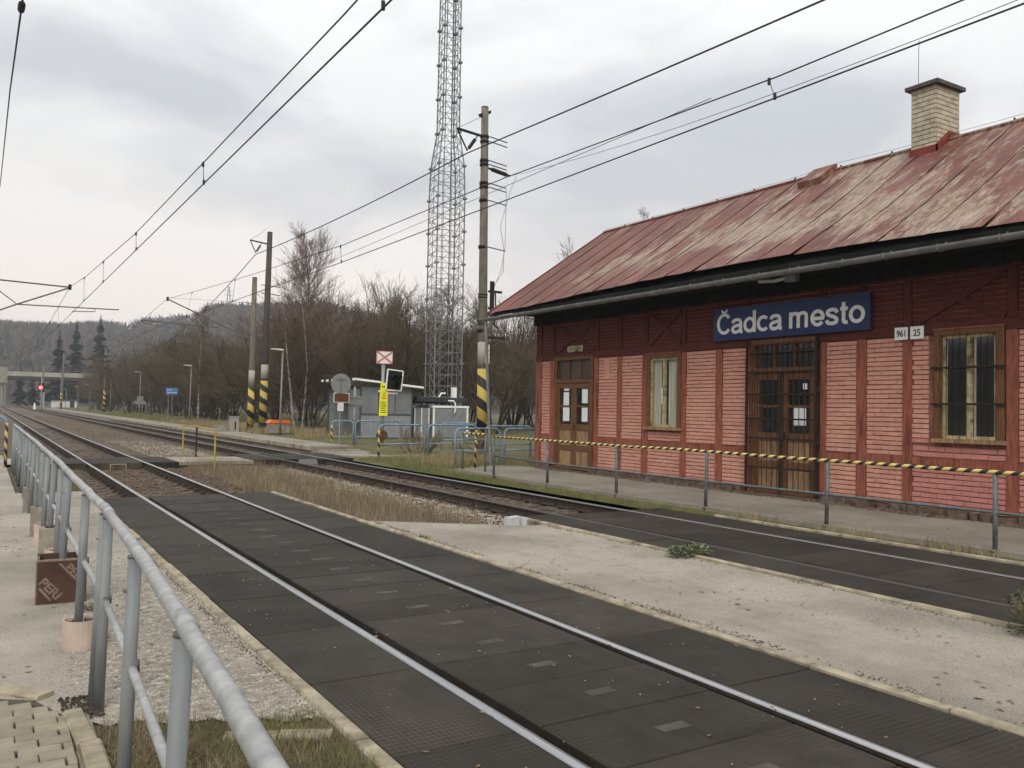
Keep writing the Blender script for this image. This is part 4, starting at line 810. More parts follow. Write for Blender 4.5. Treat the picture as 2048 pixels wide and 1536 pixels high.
# wires
def wire(name, lab, pts, r, m='wire', cat='wire', n=5): 
    o = MB().tube(pts, r, n).build(name, m); return tag(o, lab, cat)
def sag(a, b, s, n=14): a, b = Vector(a), Vector(b); return [a.lerp(b, i/n)-Vector((0, 0, 4*s*(i/n)*(1-i/n))) for i in range(n+1)]
def catenary(name_lab, con, mes, drops, r=.011):
    c = wire('contact_wire', name_lab+' contact wire, lower of the pair', con, r*1.1); m_ = wire('messenger_wire', name_lab+' messenger wire, upper of the pair', mes, r)
    def at(pts, y):
        for a, b in zip(pts, pts[1:]):
            a, b = Vector(a), Vector(b)
            if min(a.y, b.y) <= y <= max(a.y, b.y) and a.y != b.y: return a.lerp(b, (y-a.y)/(b.y-a.y))
    for y in drops:
        a, b = at(con, y), at(mes, y+.1)
        if a and b: MB().tube([a, b], .006, 4).tube([a+Vector((0, 0, -.02)), a+Vector((0, 0, .07))], .022, 6).tube([b+Vector((0, 0, -.07)), b+Vector((0, 0, .02))], .022, 6).build('dropper', 'wire', m_)
catenary('nearer track', [(3.28, -6, 5.71), (3.28, 45, 5.73), (3.3, 100, 5.73), (3.3, 260, 5.73)], [(3.28, -6, 6.35), (3.28, 2, 6.18), (3.28, 9, 6.08), (3.28, 16.2, 6.12), (3.28, 24.5, 6.19), (3.28, 37.4, 6.65), (3.28, 45, 7.08), (3.29, 58, 6.6), (3.3, 72, 6.3), (3.3, 86, 6.6), (3.3, 100, 7.05), (3.3, 130, 6.3), (3.3, 160, 7.05), (3.3, 260, 7)], [7.9, 16.1, 24.2, 31.5, 38, 52, 59, 66, 74, 82, 90], .0105)
catenary('farther track', [(8.87, -6, 5.93), (8.87, 15, 5.95), (8.87, 24, 5.97), (8.6, 36, 5.96), (8.15, 50.3, 5.96), (8.8, 90, 5.95), (8.87, 260, 5.95)], [(8.87, -6, 6.6), (8.87, 2, 6.25), (8.87, 7.8, 6.22), (8.87, 14.8, 6.42), (8.87, 24, 6.47), (8.75, 34, 6.8), (8.6, 42, 7.1), (8.5, 50.3, 7.5), (8.6, 65, 6.8), (8.7, 80, 6.7), (8.8, 95, 7.4), (8.87, 260, 7.2)], [7.82, 24.1, 36, 44, 56, 63, 70], .0105)
W1 = Vector((15.8, 27.7, 0))+tip1; W2 = Vector((14.72, 53.2, .1))+tip2
wire('feeder_wire', 'thick double feeder wire hung from both tall masts', sag((14.2, 3, 9.85), W1, .05)+sag(W1, W2, .18)[1:]+sag(W2, (15.1, 110, 7.0), 1.2)[1:], .024)
wire('return_wire', 'thin wire from the brown strain insulator over the station roof', sag((16.8, 27.65, 10.6), (13.5, 4, 8.3), .35), .008, 'tube')
wire('stay_cable', 'dark cable dropping past the top left corner to the left mast', [(.26, 9, 6.66), (.3, 14.1, 7.49), (.3, 22.9, 8.92), (.3, 40.8, 10.5), (.2, 45, 10.75)], .016)
tag(MB().tube([(.3, 14.35, 7.53), (.3, 14.75, 7.60)], .05, 8).build('cable_clamp', 'iron', bpy.data.objects['stay_cable']))
wire('span_wire', 'thin pale wire slanting between the farther catenary and the tower', [(8.87, 9, 6.3), (8.9, 20, 6.2), (8.8, 30, 6.05), (8.7, 40, 5.98)], .006, 'tube')
# platform lamps
lampP = None
lamps = [((13.26, 44.57, .15), 4.45, 'platform lamp beside the orange lidded box, tallest of the row'), ((15.1, 77.2, .15), 4.8, 'platform lamp right of the blue station board'), ((16.0, 111.4, .15), 5.2, 'platform lamp with grey plates on its post'), ((16.15, 140.7, .15), 5.3, 'platform lamp just right of the distant striped mast'), ((15.2, 160, .15), 4.4, 'platform lamp just left of the distant striped mast'), ((15.72, 187.9, .15), 4.4, 'second platform lamp left of the distant striped mast'), ((15.4, 212, .15), 4.2, 'farthest platform lamp beside the white shed')]
for i, (loc, H, lab) in enumerate(lamps):
    if lampP is None:
        t = thing('platform_lamp', lab, 'lamp', loc, 0, 'lamps along the platform'); H0 = H; MB().tube([(0, 0, -.1), (0, 0, 1.2), (.04, 0, H)], [.065, .055, .045], 10).build('post', 'lamp', t, smooth=True); MB().tube([(.04, 0, H-.05), (-.1, 0, H)], .03, 6).build('bracket', 'lamp', t)
        MB().prism([(.06, H+.045), (.0, H+.06), (-.55, H+.075), (-.62, H+.05), (-.55, H+.02), (.04, H-.02)], 'Y', -.11, .11).build('lamp_head', 'head', t); lampP = t
    else: dup(lampP, loc, 0, (1, 1, H/H0), lab)
t = thing('info_plates', 'cluster of small grey plates fixed low on a lamp post', 'sign', (16.0, 111.1, .15)); B('plate', 'silver', t, -.35, .35, -.04, -.02, 1.55, 2.3); B('plate', 'silver', t, -.6, -.05, -.06, -.041, 1.35, 1.75); B('plate', 'silver', t, .05, .6, -.06, -.041, 1.35, 1.75); B('support', 'lamp', t, -.12, -.04, -.02, .02, 0, 2.2)
t = thing('station_board', 'small blue station board on two thin posts on the platform', 'sign', (14.1, 80, .1)); B('panel', 'navy_l' if 'navy_l' in M else mat('mid_blue_board', (.09, .19, .42), None, 3, .5), t, -.5, .5, -.03, .0, 2.35, 2.95)
letters('Čadca mesto', .8, .16, t, (0, -.033, 2.58), TXT_CAM, 'white', .004, .2); letters('Čadca', .4, .12, t, (-.22, -.033, 2.82), TXT_CAM, 'white', .004, .2)
for x in (-.28, .05): B('post', 'lamp', t, x-.03, x+.03, .0, .05, 0, 2.35)
# red signal and little things at the far end
t = thing('railway_signal', 'distant railway signal glowing red on a thin mast', 'signal', (10.0, 200, 0)); MB().tube([(0, 0, 0), (0, 0, 7.2)], .09, 8).build('mast', 'galv', t); B('backboard', 'black', t, -.55, .55, .1, .2, 3.4, 5.4); MB().tube([(-.12, .1, 4.4), (-.12, -.02, 4.4)], .34, 14).build('red_light', emit('red_signal_lamp', (1, .05, .04), 9), t); B('ladder', 'galv', t, .25, .6, .0, .1, 0, 3.4)
t = thing('track_marker', 'tiny white marker post at the far end of the farther track', 'marker', (8.4, 190, 0)); MB().prism([(-.25, 0), (.25, 0), (.12, 1.3), (-.1, 1.3)], 'Y', -.05, .05).build('plate', 'white', t)
t = thing('shed', 'low white shed with dark roof at the far end of the platform', 'shed', (17.2, 238, 0)); B('wall', 'house', t, -2.9, 2.6, 0, 5, -.2, 1.9); MB().prism([(-3.2, 1.9), (3.0, 1.9), (3.0, 2.15), (-3.2, 2.15)], 'Y', -.3, 5.3).build('roof', 'houseroof', t); B('door', 'houseroof', t, 1.0, 2.0, -.02, 0, 0, 1.7)
# bridge
t = thing('road_bridge', 'pale concrete road bridge spanning the valley far down the tracks', 'bridge', (0, 270, 0)); MB().box(-60, 62, 0, 9, 8.35, 9.6).build('deck', 'deck', t); MB().box(-60, 62, -.4, 9.4, 7.4, 8.345).build('girder', 'houseroof', t)
for x in (-20, 3.5, 40): MB().box(x-.9, x+.9, 2, 7, -.3, 7.39).build('pier', 'deck', t)
for i in range(61): MB().box(-60+i*2, -59.92+i*2, -.3, -.22, 9.605, 10.7).build('parapet_post', 'lamp', t)
for z in (10.1, 10.7): MB().box(-60, 62, -.32, -.22, z, z+.08).build('parapet_rail', 'lamp', t)
t = thing('sound_screen', 'grey green panel at the left end of the far bridge', 'panel', (1.5, 262, 0)); B('panel', 'conc', t, -9, 3.6, 0, .6, 6.2, 10.4); B('post', 'lamp', t, 2.9, 3.4, .6, 1, 0, 6.2)
# ------------------------------------------------------------------ shelter, cabin, tower
t = thing('waiting_shelter', 'grey sheet metal waiting shelter with corrugated white edged roof', 'shelter', (15.85, 40, .1)); Dp, Wd = 2.85, 4.6
def sh(n, m, *a): return B(n, m, t, *a)
for x, y in ((0, 0), (Dp-.06, 0), (0, Wd), (Dp-.06, Wd)): sh('post', 'shel_d', x, x+.07, y, y+.07, -.1, 2.75-.05*x)
for i in range(24): sh('lower_sheet', 'shel', .08+i*.113, .185+i*.113, .01+(.012 if i % 2 else 0), .03+(.012 if i % 2 else 0), .05, 1.18)
for i in range(3): sh('upper_panel', 'glazing', .1+i*.91, .97+i*.91, .015, .035, 1.28, 2.6)
sh('mid_rail', 'shel_d', .07, Dp-.06, -.005, .05, 1.19, 1.27); sh('back_panel', 'shel', Dp-.05, Dp-.02, .07, Wd, .05, 2.55); sh('far_wall', 'shel', .07, Dp-.06, Wd+.01, Wd+.04, .05, 2.6); sh('front_panel', 'glazing', .02, .04, .1, 1.6, .9, 2.5); sh('bench', 'oak', 1.9, 2.5, .4, 4.2, .42, .47); sh('notice_box', 'white', .95, 1.2, -.02, .01, 2.35, 2.47)
mb = MB(); n = 84; 
for i in range(n+1):
    y = -.35+(Wd+.7)*i/n; z = .035*math.sin(i*1.05)
    for x, zz in ((-.35, 2.98), (Dp+.45, 2.66)): mb.v += [(x, y, zz+z), (x, y, zz+z-.012)]
for i in range(n): a = i*4; b = a+4; mb.f += [(a, b, b+2, a+2), (a+1, a+3, b+3, b+1), (a, a+1, b+1, b), (a+2, b+2, b+3, a+3)]
mb.mi = [0]*len(mb.f); mb.build('roof_sheet', 'white', t); MB().bar((-.35, -.37, 2.95), (Dp+.45, -.37, 2.63), .03, .09).build('roof_edge', 'white', t)
for i in range(14): sh('roof_edge_block', 'black' if i % 2 else 'white', -.40, -.36, -.3+i*.38, -.3+i*.38+.37, 2.90, 3.02)
t = thing('equipment_cabin', 'grey equipment cabin with louvred sides below the lattice tower', 'cabin', (19.35, 41, 0))
B('body', 'cab', t, 1.02, 3.15, 0, 2.6, .05, 1.72); 
for i in range(18): B('rib', 'cab', t, 1.12+i*.108, 1.19+i*.108, -.02, -.001, .15, 1.6)
for x in (1.02, 3.06): B('corner_post', 'white', t, x, x+.1, -.03, .0, .05, 1.72)
B('roof_rim', 'white', t, .98, 3.2, -.05, 2.65, 1.722, 1.84); B('side_cabinet', 'cab', t, .02, .9, .2, 1.8, .05, 1.7)
for x in (.02, .42, .85): B('cabinet_stile', 'white', t, x, x+.07, .17, .199, .05, 1.7)
B('platform_beam', 'cab_d', t, 0, 2.95, .0, .2, 2.02, 2.28); B('platform_beam', 'cab_d', t, .0, 3.1, 2.0, 2.2, 1.95, 2.2); B('platform_deck', 'cab_d', t, 0, 2.95, .21, 1.99, 2.18, 2.25)
for i in range(14): B('deck_rib', 'cab_d', t, .05+i*.21, .13+i*.21, -.03, -.001, 2.04, 2.27)
MB().tube([(2.25, -.1, 1.4), (2.3, -.12, 1.55), (2.3, -.12, 1.95), (2.2, -.1, 2.1), (1.9, -.05, 2.1)], .045, 8).build('cable_duct', 'white', t, smooth=True); B('antenna_box', 'white', t, 2.45, 2.7, .5, .7, 2.28, 2.85); MB().tube([(1.5, .3, 2.28), (1.65, .3, 2.5), (1.9, .3, 2.5)], .05, 8).build('vent_pipe', 'white', t)
# lattice tower: four legs turned to the viewer, braced faces, flanged every two metres
def tower():
    t = thing('lattice_tower', 'very tall galvanised lattice radio tower behind the cabin', 'tower', (23.3, 45.6, 0), R(-8))
    def hw(z): return .84 if z < 15.8 else (.84-.31*(z-15.8)/2.2 if z < 18 else .53-.004*(z-18))
    zs = [0.4]; 
    while zs[-1] < 34: zs.append(zs[-1]+ (1.97 if zs[-1] < 15 else 2.1))
    zs = [z for z in zs]; corner = lambda i, z: Vector(((1, 1), (-1, 1), (-1, -1), (1, -1))[i]+(0,)).copy()*hw(z)+Vector((0, 0, z))
    br = MB()
    for i in range(4):
        MB().tube([corner(i, z) for z in zs], .042, 6).build('leg', 'mast', t)
    for a, b in zip(zs, zs[1:]):
        for i in range(4):
            j = (i+1) % 4; n = 3
            MB().box(*(c for pair in ((corner(i, a).x-.11, corner(i, a).x+.11), (corner(i, a).y-.11, corner(i, a).y+.11), (a-.05, a+.05)) for c in pair)).build('flange', 'mast', t)
            for k in range(n):
                z0, z1 = a+(b-a)*k/n, a+(b-a)*(k+1)/n; p, q, r_, s_ = corner(i, z0), corner(j, z0), corner(i, z1), corner(j, z1); mdn, mup = (p+q)/2, (r_+s_)/2
                br.bar(p, q, .03, .03); br.bar(p, mup, .024, .024); br.bar(q, mup, .024, .024)
            br.bar((corner(i, a)+corner(j, a))/2, (corner(i, b)+corner(j, b))/2, .03, .03)
    tag(br.build('bracing', 'mast', t), kind='stuff')
    MB().tube([(.25, .1, .4), (.25, .1, 34)], .03, 5).build('cable_run', 'wire', t); MB().tube([(-.1, .3, .4), (-.1, .3, 34)], .02, 5).build('ladder_rail', 'mast', t); MB().box(-1.3, 1.3, -1.3, 1.3, -.2, .4).build('footing', 'conc', t)
tower()
# signs at the shelter
t = thing('crossing_signal', 'level crossing post with red cross board, yellow notice and black lamp box', 'signal', (14.07, 33, 0))
MB().tube([(0, 0, -.1), (0, 0, 3.55)], .075, 12).build('post', 'silver', t, smooth=True)
cb = B('cross_board', 'white', t, -.35, .36, -.12, -.09, 3.5, 4.03)
for p, q in (((-.33, -.122, 3.53), (.34, -.122, 4.0)), ((-.33, -.1235, 4.0), (.34, -.1235, 3.53))): MB().bar(p, q, .003, .085).build('red_bar', 'fred', cb)
mb = MB().box(-.35, .36, -.125, -.121, 3.5, 3.525).box(-.35, .36, -.125, -.121, 4.005, 4.03).box(-.35, -.325, -.125, -.121, 3.525, 4.005).box(.335, .36, -.125, -.121, 3.525, 4.005); mb.build('red_border', 'fred', cb)
nb = MB().add([(-.21, -.13, 1.35), (.17, -.13, 1.35), (.16, -.13, 2.72), (-.15, -.13, 2.72), (-.21, -.11, 1.35), (.17, -.11, 1.35), (.16, -.11, 2.72), (-.15, -.11, 2.72)], [(0, 1, 2, 3), (7, 6, 5, 4), (0, 4, 5, 1), (1, 5, 6, 2), (2, 6, 7, 3), (3, 7, 4, 0)]).build('yellow_notice', 'yellow', t)
letters('POZOR', .22, .07, nb, (0, -.134, 2.55), TXT_CAM, 'black', .004, .1); MB().prism([(-.09, 2.05), (.09, 2.05), (0, 2.36)], 'Y', -.134, -.131).build('warning_triangle', 'red', nb); MB().prism([(-.045, 2.09), (.045, 2.09), (0, 2.26)], 'Y', -.137, -.1345).build('triangle_field', 'yellow', nb)
for i in range(6): MB().box(-.14, .13-.03*(i % 3), -.134, -.131, 1.48+i*.085, 1.51+i*.085).build('text_line', 'black', nb)
sb = thing('lamp_box_', None, None) if False else MB().prism([(.08, 2.45), (.72, 2.42), (.80, 3.2), (.14, 3.26)], 'Y', -.16, .05).build('lamp_box', 'black', t)
mb = MB(); pr = [(.06, 2.43), (.74, 2.40), (.82, 3.22), (.13, 3.28)]
for a, b in zip(pr, pr[1:]+pr[:1]): mb.bar((a[0], -.17, a[1]), (b[0], -.17, b[1]), .05, .05)
mb.build('white_surround', 'white', sb)
for x, z in ((.36, 2.98), (.58, 2.98), (.45, 2.65)):
    MB().tube([(x, -.16, z), (x, -.42, z-.02)], .105, 12, cap=False).build('lamp_hood', 'black', sb); MB().tube([(x, -.162, z), (x, -.17, z)], .085, 12).build('lens', 'pane_g', sb)
B('small_plate', 'white', t, .16, .6, -.12, -.10, 2.26, 2.40); letters('POZOR', .36, .09, t, (.38, -.124, 2.33), TXT_CAM, 'red', .004, .1)
MB().tube([(-.02, -.2, .55), (-.02, .1, .55)], .2, 12).build('warning_bell', 'brown', t)
t = thing('round_sign', 'back of a round road sign with brown plate and paper below', 'road sign', (12.6, 34, 0)); MB().tube([(0, 0, -.1), (.0, 0, 2.9)], .03, 8).build('post', 'silver', t); MB().tube([(.0, -.05, 2.64), (.0, -.07, 2.64)], .43, 28).build('disc', 'silver', t); MB().box(-.02, .02, -.09, -.07, 2.25, 2.95).box(-.2, .2, -.09, -.07, 2.8, 2.83).build('sign_rib', 'lamp', t)
b_ = B('brown_plate', 'brown', t, -.28, .34, -.08, -.06, 1.9, 2.24); MB().box(-.31, .37, -.065, -.055, 1.87, 2.27).build('plate_edge', 'white', b_); B('paper', 'paper', t, -.13, .12, -.08, -.06, 1.52, 1.85)
for i in range(4): B('print_line', 'fred', t, -.08, .07, -.083, -.081, 1.6+i*.055, 1.615+i*.055)
t = thing('square_sign', 'back of a grey rectangular road sign on a stout post', 'road sign', (13.43, 34.5, 0)); MB().tube([(0, 0, -.1), (0, 0, 2.55)], .05, 10).build('post', 'silver', t, smooth=True); B('plate', 'silver', t, -.3, .36, -.08, -.06, 1.7, 2.14); B('sign_rib', 'lamp', t, -.28, .34, -.1, -.08, 2.05, 2.08); B('sign_rib', 'lamp', t, -.28, .34, -.1, -.08, 1.75, 1.78)
t = thing('grit_box', 'grey grit box with bright orange lid beside the platform lamp', 'grit box', (13.75, 46.6, .2)); MB().prism([(-.5, 0), (.5, 0), (.54, .52), (-.54, .52)], 'Y', -.35, .35).build('body', 'conc', t); MB().prism([(-.6, .52), (.6, .52), (.55, .68), (-.4, .71), (-.55, .62)], 'Y', -.4, .4).build('lid', 'orange', t)
t = thing('control_cabinet', 'pale grey control cabinet at the back of the platform', 'cabinet', (12.0, 49, .12)); B('body', 'deck', t, -.24, .24, 0, .35, 0, .88); B('top', 'silver', t, -.26, .26, -.03, .38, .881, .93); B('vent', 'iron', t, .0, .08, -.012, 0, .18, .62)
t = thing('concrete_box', 'low pale concrete box beside the control cabinet', 'block', (11.35, 49.2, .12)); MB().box(-.28, .28, 0, .4, 0, .4, jit=.015, rg=rg).build('block', 'conc', t)
t = thing('inspection_plate', 'rusty tray hanging between the rails before the nearer foot crossing', 'tray', (3.25, 26.2, 0)); MB().prism([(-.2, -.02), (.2, -.02), (.19, -.2), (-.19, -.2)], 'Y', -.08, -.05).build('tray', 'stonebase', t); 
for a in ((-.21, .21, -.1, -.04, -.022, .0), (-.21, -.19, -.1, -.04, -.2, -.023), (.19, .21, -.1, -.04, -.2, -.023), (-.21, .21, -.1, -.04, -.225, -.2)): B('tray_rim', 'kerb', t, *a)
t = thing('inspection_plate', 'steel ramp plate between the rails before the farther foot crossing', 'tray', (8.9, 26.9, 0)); MB().prism([(-.28, 0), (.28, 0), (.34, -.17), (-.30, -.17)], 'Y', -.1, -.06).build('plate', 'silver', t)
t = thing('concrete_stub', 'broken pale concrete stub at the corner of the asphalt island', 'concrete', (7.05, 11.3, -.12))
for a, b, c in ((-.12, .06, .12), (.1, .25, .10)): MB().box(a, b, -.1, .1, -.1, c+.06, jit=.02, rg=rg).build('lump', 'house', t)
# ------------------------------------------------------------------ trees
def branch(segs, r_, p, d, L, rad, lev, maxlev, upw, kids, spread, wob=.18, kl=1):
    n = 4 if lev < 2 else 2 if lev < maxlev else 2; pts = [p.copy()]; dirs = []
    for i in range(n):
        d = (d+Vector((r_.gauss(0, wob), r_.gauss(0, wob), r_.gauss(0, wob)*.6+upw))).normalized(); dirs.append(d); p = p+d*(L/n); pts.append(p.copy())
    segs.append((pts, rad, rad*.35 if lev < maxlev else rad*.5, lev))
    if lev >= maxlev: return
    for k in range(kids[lev]):
        t = r_.uniform(.25, 1) if lev else r_.uniform(.18, 1); i = min(n-1, int(t*n)); f = t*n-i; q = pts[i].lerp(pts[i+1], f); dd = dirs[i]
        a = Vector((r_.gauss(0, 1), r_.gauss(0, 1), r_.gauss(0, .5))); a -= dd*a.dot(dd)
        if a.length < 1e-3: continue
        a.normalize(); nd = (dd*math.cos(spread[lev])+a*math.sin(spread[lev])).normalized()
        branch(segs, r_, q, nd, L*r_.uniform(.32, .6)*(kl*(1.15-.75*t) if lev == 0 else 1), max(rad*.45*(1-.5*t), .009), lev+1, maxlev, upw, kids, spread, wob, kl)
def tree(name, lab, seed, H, stems, lean, kids, spread, upw, r0, mt, mc, maxlev=3, group=None, loc=(0, 0, 0), wob=.16, tmin=.0115, cat='tree', kl=1):
    r_ = random.Random(seed); segs = []
    for s in range(stems):
        a = 2*PI*s/stems+r_.uniform(-.6, .6); ln = lean*r_.uniform(.5, 1.3) if stems > 1 else lean
        branch(segs, r_, Vector((.25*math.cos(a)*(stems > 1), .25*math.sin(a)*(stems > 1), -.2)), Vector((math.cos(a)*ln, math.sin(a)*ln, 1)).normalized(), H*r_.uniform(.72, 1.0) if stems > 1 else H, r0*r_.uniform(.7, 1.1), 0, maxlev, upw, kids, spread, wob, kl)
    tr, crn = MB(), MB()
    for pts, a, b, lev in segs:
        if lev == 0: tr.tube(pts, a, 7, False, r1=b)
        elif lev == 1: crn.tube(pts, a, 4, False, r1=max(b, tmin))
        else: crn.tube(pts, max(a, tmin), 3, False, r1=max(b, tmin*.7))
    t = thing(name, lab, cat, loc, 0, group); tr.build('trunk', mt, t, smooth=True); crn.build('crown', mc, t); return t
WOOD = 'bare trees of the wood behind the platform'
protos = [
    tree('bare_tree', 'x', 1, 11, 5, .30, (13, 8, 6), (.55, .6, .7), .05, .11, 'bark', 'twig', loc=(0, 0, 0)),
    tree('bare_tree', 'x', 2, 10, 6, .38, (12, 8, 6), (.6, .6, .7), .06, .09, 'bark', 'twig'),
    tree('bare_tree', 'x', 3, 12, 3, .20, (18, 9, 6), (.6, .65, .7), .04, .14, 'bark', 'twig_o'),
    tree('bare_tree', 'x', 4, 8, 8, .45, (11, 8, 5), (.5, .55, .65), .08, .06, 'bark', 'twig_o'),
    tree('bare_tree', 'x', 5, 11, 4, .26, (15, 8, 6), (.65, .65, .7), .03, .12, 'bark', 'twig'),
]
spots = []
rw = random.Random(21)
for (n, x0, x1, y0, y1, s0, s1) in ((16, 18.5, 22, 52, 110, .5, .8), (16, 17, 23, 110, 200, .6, .9), (34, 22, 32, 48, 170, .75, 1.05), (26, 32, 50, 50, 175, .8, 1.1), (10, 26, 46, 38, 56, .5, .75), (16, 22, 34, 150, 230, .7, 1.0)):
    for i in range(n):
        y = y0+(y1-y0)*(i+rw.random())/n; x = rw.uniform(x0, x1)+max(0, (60-y)*.0); spots.append((x, y, rw.uniform(s0, s1)))
REG = [(0, 215, 'bare tree far down the line left of the distant striped mast'), (215, 285, 'bare tree in the wood around the platform lamp with grey plates'), (285, 392, 'bare tree in the wood behind the blue station board'), (392, 497, 'bare tree in the wood just left of the two concrete masts'), (497, 565, 'bare tree in the wood right behind the two concrete masts'), (565, 650, 'bare tree in the wood between the masts and the shelter'), (650, 840, 'bare tree in the wood behind the waiting shelter'), (840, 955, 'bare tree in the wood behind the lattice tower and cabin'), (955, 1085, 'bare tree in the wood between striped mast and station gable')]
def px_of(x, y): v = Vector((x, y, 0)); return 1024+1710.7*v.dot(r2)/v.dot(fw)
spots = [q for q in spots if px_of(q[0], q[1]) < 1080]
labF = lambda x, y: next((l for a, b, l in REG if a <= px_of(x, y) < b), REG[0][2])
for i, (x, y, s) in enumerate(spots):
    z = .05+.2*sm(16, 40, x); p = protos[i % 5]
    if i < 5: p.location = (x, y, z); p.scale = (s, s, s); p.rotation_euler.z = rw.uniform(0, 6.3); p['label'] = labF(x, y); p['group'] = WOOD+', '+labF(x, y)[10:]
    else: o = dup(p, (x, y, z), rw.uniform(0, 6.3), (s*rw.uniform(.9, 1.1), s*rw.uniform(.9, 1.1), s), labF(x, y)); o['group'] = WOOD+', '+labF(x, y)[10:]
tree('birch_tree', 'tall slender birch with purplish crown rising above the wood beside the mast', 31, 15.2, 1, .02, (70, 11, 7), (.7, .55, .6), .10, .15, 'birch', 'twig_b', loc=(23.7, 72, .1), wob=.03, tmin=.0098, kl=.66)
tree('birch_tree', 'white stemmed birch leaning beside the blue station board', 32, 11, 1, .05, (26, 8, 5), (.7, .6, .6), .07, .13, 'birch', 'twig', loc=(17.2, 84, .1), wob=.04, kl=.5)
tree('birch_tree', 'pair of pale birch stems left of the shelter', 33, 9, 2, .12, (20, 8, 5), (.7, .6, .6), .06, .11, 'birch', 'twig', loc=(18.2, 57, .1), wob=.06)
tree('willow', 'russet brown rounded bush tree left of the lattice tower', 34, 7.2, 9, .42, (14, 9, 6), (.5, .5, .5), .10, .05, 'bark', 'twig_r', loc=(26.5, 62.5, .1), wob=.1)
tree('bare_poplar', 'upright thin branched poplar cluster left of the tower against the sky', 35, 12.6, 7, .18, (12, 6, 3), (.35, .4, .4), .10, .09, 'bark', 'twig', loc=(32, 74, .1), wob=.06, tmin=.012)
tree('bare_tree', 'grey bare tree seen between the striped mast and the station gable', 36, 9.5, 7, .36, (12, 7, 4), (.42, .5, .5), .09, .10, 'bark', 'twig', loc=(31.5, 53.5, .1), wob=.08)
tree('bare_tree', 'second grey bare tree close to the station gable', 37, 10, 6, .30, (12, 7, 4), (.42, .5, .5), .09, .10, 'bark', 'twig', loc=(35.5, 57.5, .1), wob=.08)
tree('bare_tree', 'wide bare tree top showing over the left end of the station ridge', 38, 17.4, 3, .12, (14, 7, 4), (.5, .55, .5), .06, .15, 'bark', 'twig', kl=.6, loc=(48.3, 63, .2), wob=.1, tmin=.014)
tree('bare_tree', 'single bare treetop just above the middle of the station ridge', 39, 20.6, 1, .02, (22, 7, 4), (.5, .55, .5), .08, .18, 'bark', 'twig', kl=.35, loc=(54.2, 63, .2), wob=.04, tmin=.014)
tree('bare_tree', 'bare grey tree right behind the lattice tower', 40, 9.5, 6, .34, (12, 7, 5), (.5, .5, .5), .08, .1, 'bark', 'twig', loc=(28.2, 53.5, .1), wob=.09)
tree('bare_shrub', 'low leafless brown shrub behind the blue hoop barrier', 41, 1.25, 16, .75, (6, 4, 0), (.5, .6, .6), .05, .016, 'bark', 'stalk', maxlev=2, loc=(13.6, 28.4, .0), wob=.1, tmin=.006, cat='shrub')
tree('bare_shrub', 'dark thin shrub beside the striped mast', 42, 1.0, 12, .7, (6, 4, 0), (.5, .6, .6), .05, .014, 'bark', 'stalk', maxlev=2, loc=(14.6, 26.4, .0), wob=.1, tmin=.006, cat='shrub')
# spruces
def spruce(lab, loc, H, seed):
    r_ = random.Random(seed); t = thing('spruce_tree', lab, 'tree', loc); MB().tube([(0, 0, 0), (0, 0, H)], H*.012, 6, r1=.03).build('trunk', 'bark', t); mb = MB()
    for i in range(int(H*26)):
        z = H*(.08+.92*r_.random()**.85); rad = (H-z)*.21*r_.uniform(.25, 1.15)*(1+.35*math.sin(z*1.9))+.15; a = r_.uniform(0, 6.3); w_ = rad*.28; dz = -rad*.35
        c, s = math.cos(a), math.sin(a); p0 = Vector((0, 0, z)); p1 = Vector((c*rad*.6-s*w_, s*rad*.6+c*w_, z+dz*.5)); p2 = Vector((c*rad, s*rad, z+dz)); p3 = Vector((c*rad*.6+s*w_, s*rad*.6-c*w_, z+dz*.5))
        mb.add([p0, p1, p2, p3, p0.lerp(p2, .55)+Vector((0, 0, -w_*.8))], [(0, 1, 4), (1, 2, 4), (2, 3, 4), (3, 0, 4)])
    mb.build('crown', 'spruce', t)
for x, y, H, lab in ((19.5, 300, 24, 'tallest dark spruce above the far bridge'), (33.5, 325, 32, 'dark spruce right of the pair above the far bridge'), (25.8, 320, 29, 'dark spruce in the middle above the far bridge'), (23, 310, 12, 'small dark spruce beside the red signal'), (9, 295, 13, 'dark spruce below the bridge left of the signal'), (12.5, 300, 12, 'second low dark spruce below the bridge')):
    spruce(lab, (x, y, 0), H, int(x*10))
# ------------------------------------------------------------------ hills
ridge = [(-75, 700, 60), (-45, 720, 58), (-20, 760, 60), (0, 780, 56), (3, 790, 57), (7, 820, 62), (10, 830, 72), (13, 780, 76), (16, 640, 66), (19, 600, 62), (22, 600, 56), (26, 640, 46), (30, 700, 44), (34, 760, 56), (40, 760, 60), (50, 760, 56), (70, 740, 50), (100, 700, 45)]
def ridge_at(a):
    for p, q in zip(ridge, ridge[1:]):
        if p[0] <= a <= q[0]:
            f = sm(0, 1, (a-p[0])/(q[0]-p[0])); return p[1]+(q[1]-p[1])*f, p[2]+(q[2]-p[2])*f
    return ridge[-1][1:]
rh = random.Random(5); PH = [(rh.uniform(.004, .03), rh.uniform(.004, .03), rh.uniform(0, 6.3)) for _ in range(10)]
def hz(a, t):
    Rr, H = ridge_at(a); r0 = Rr*.46; rr = r0+(Rr-r0)*t; x, y = rr*math.sin(R(a)), rr*math.cos(R(a))
    prof = sm(-.1, 1.0, t)**1.15 if t <= 1 else 1-.35*(t-1)
    z = H*prof+sum(math.sin(x*p+y*q+c) for p, q, c in PH)*.55*min(1, t*2)
    return Vector((x, y, z-1.5*(1-min(1, t*3))))
mb = MB(); AN = [(-75+175*i/250) for i in range(251)]; TN = [i/24 for i in range(25)]+[1.15, 1.5, 2]
for a in AN: mb.v += [tuple(hz(a, t)) for t in TN]
n = len(TN)
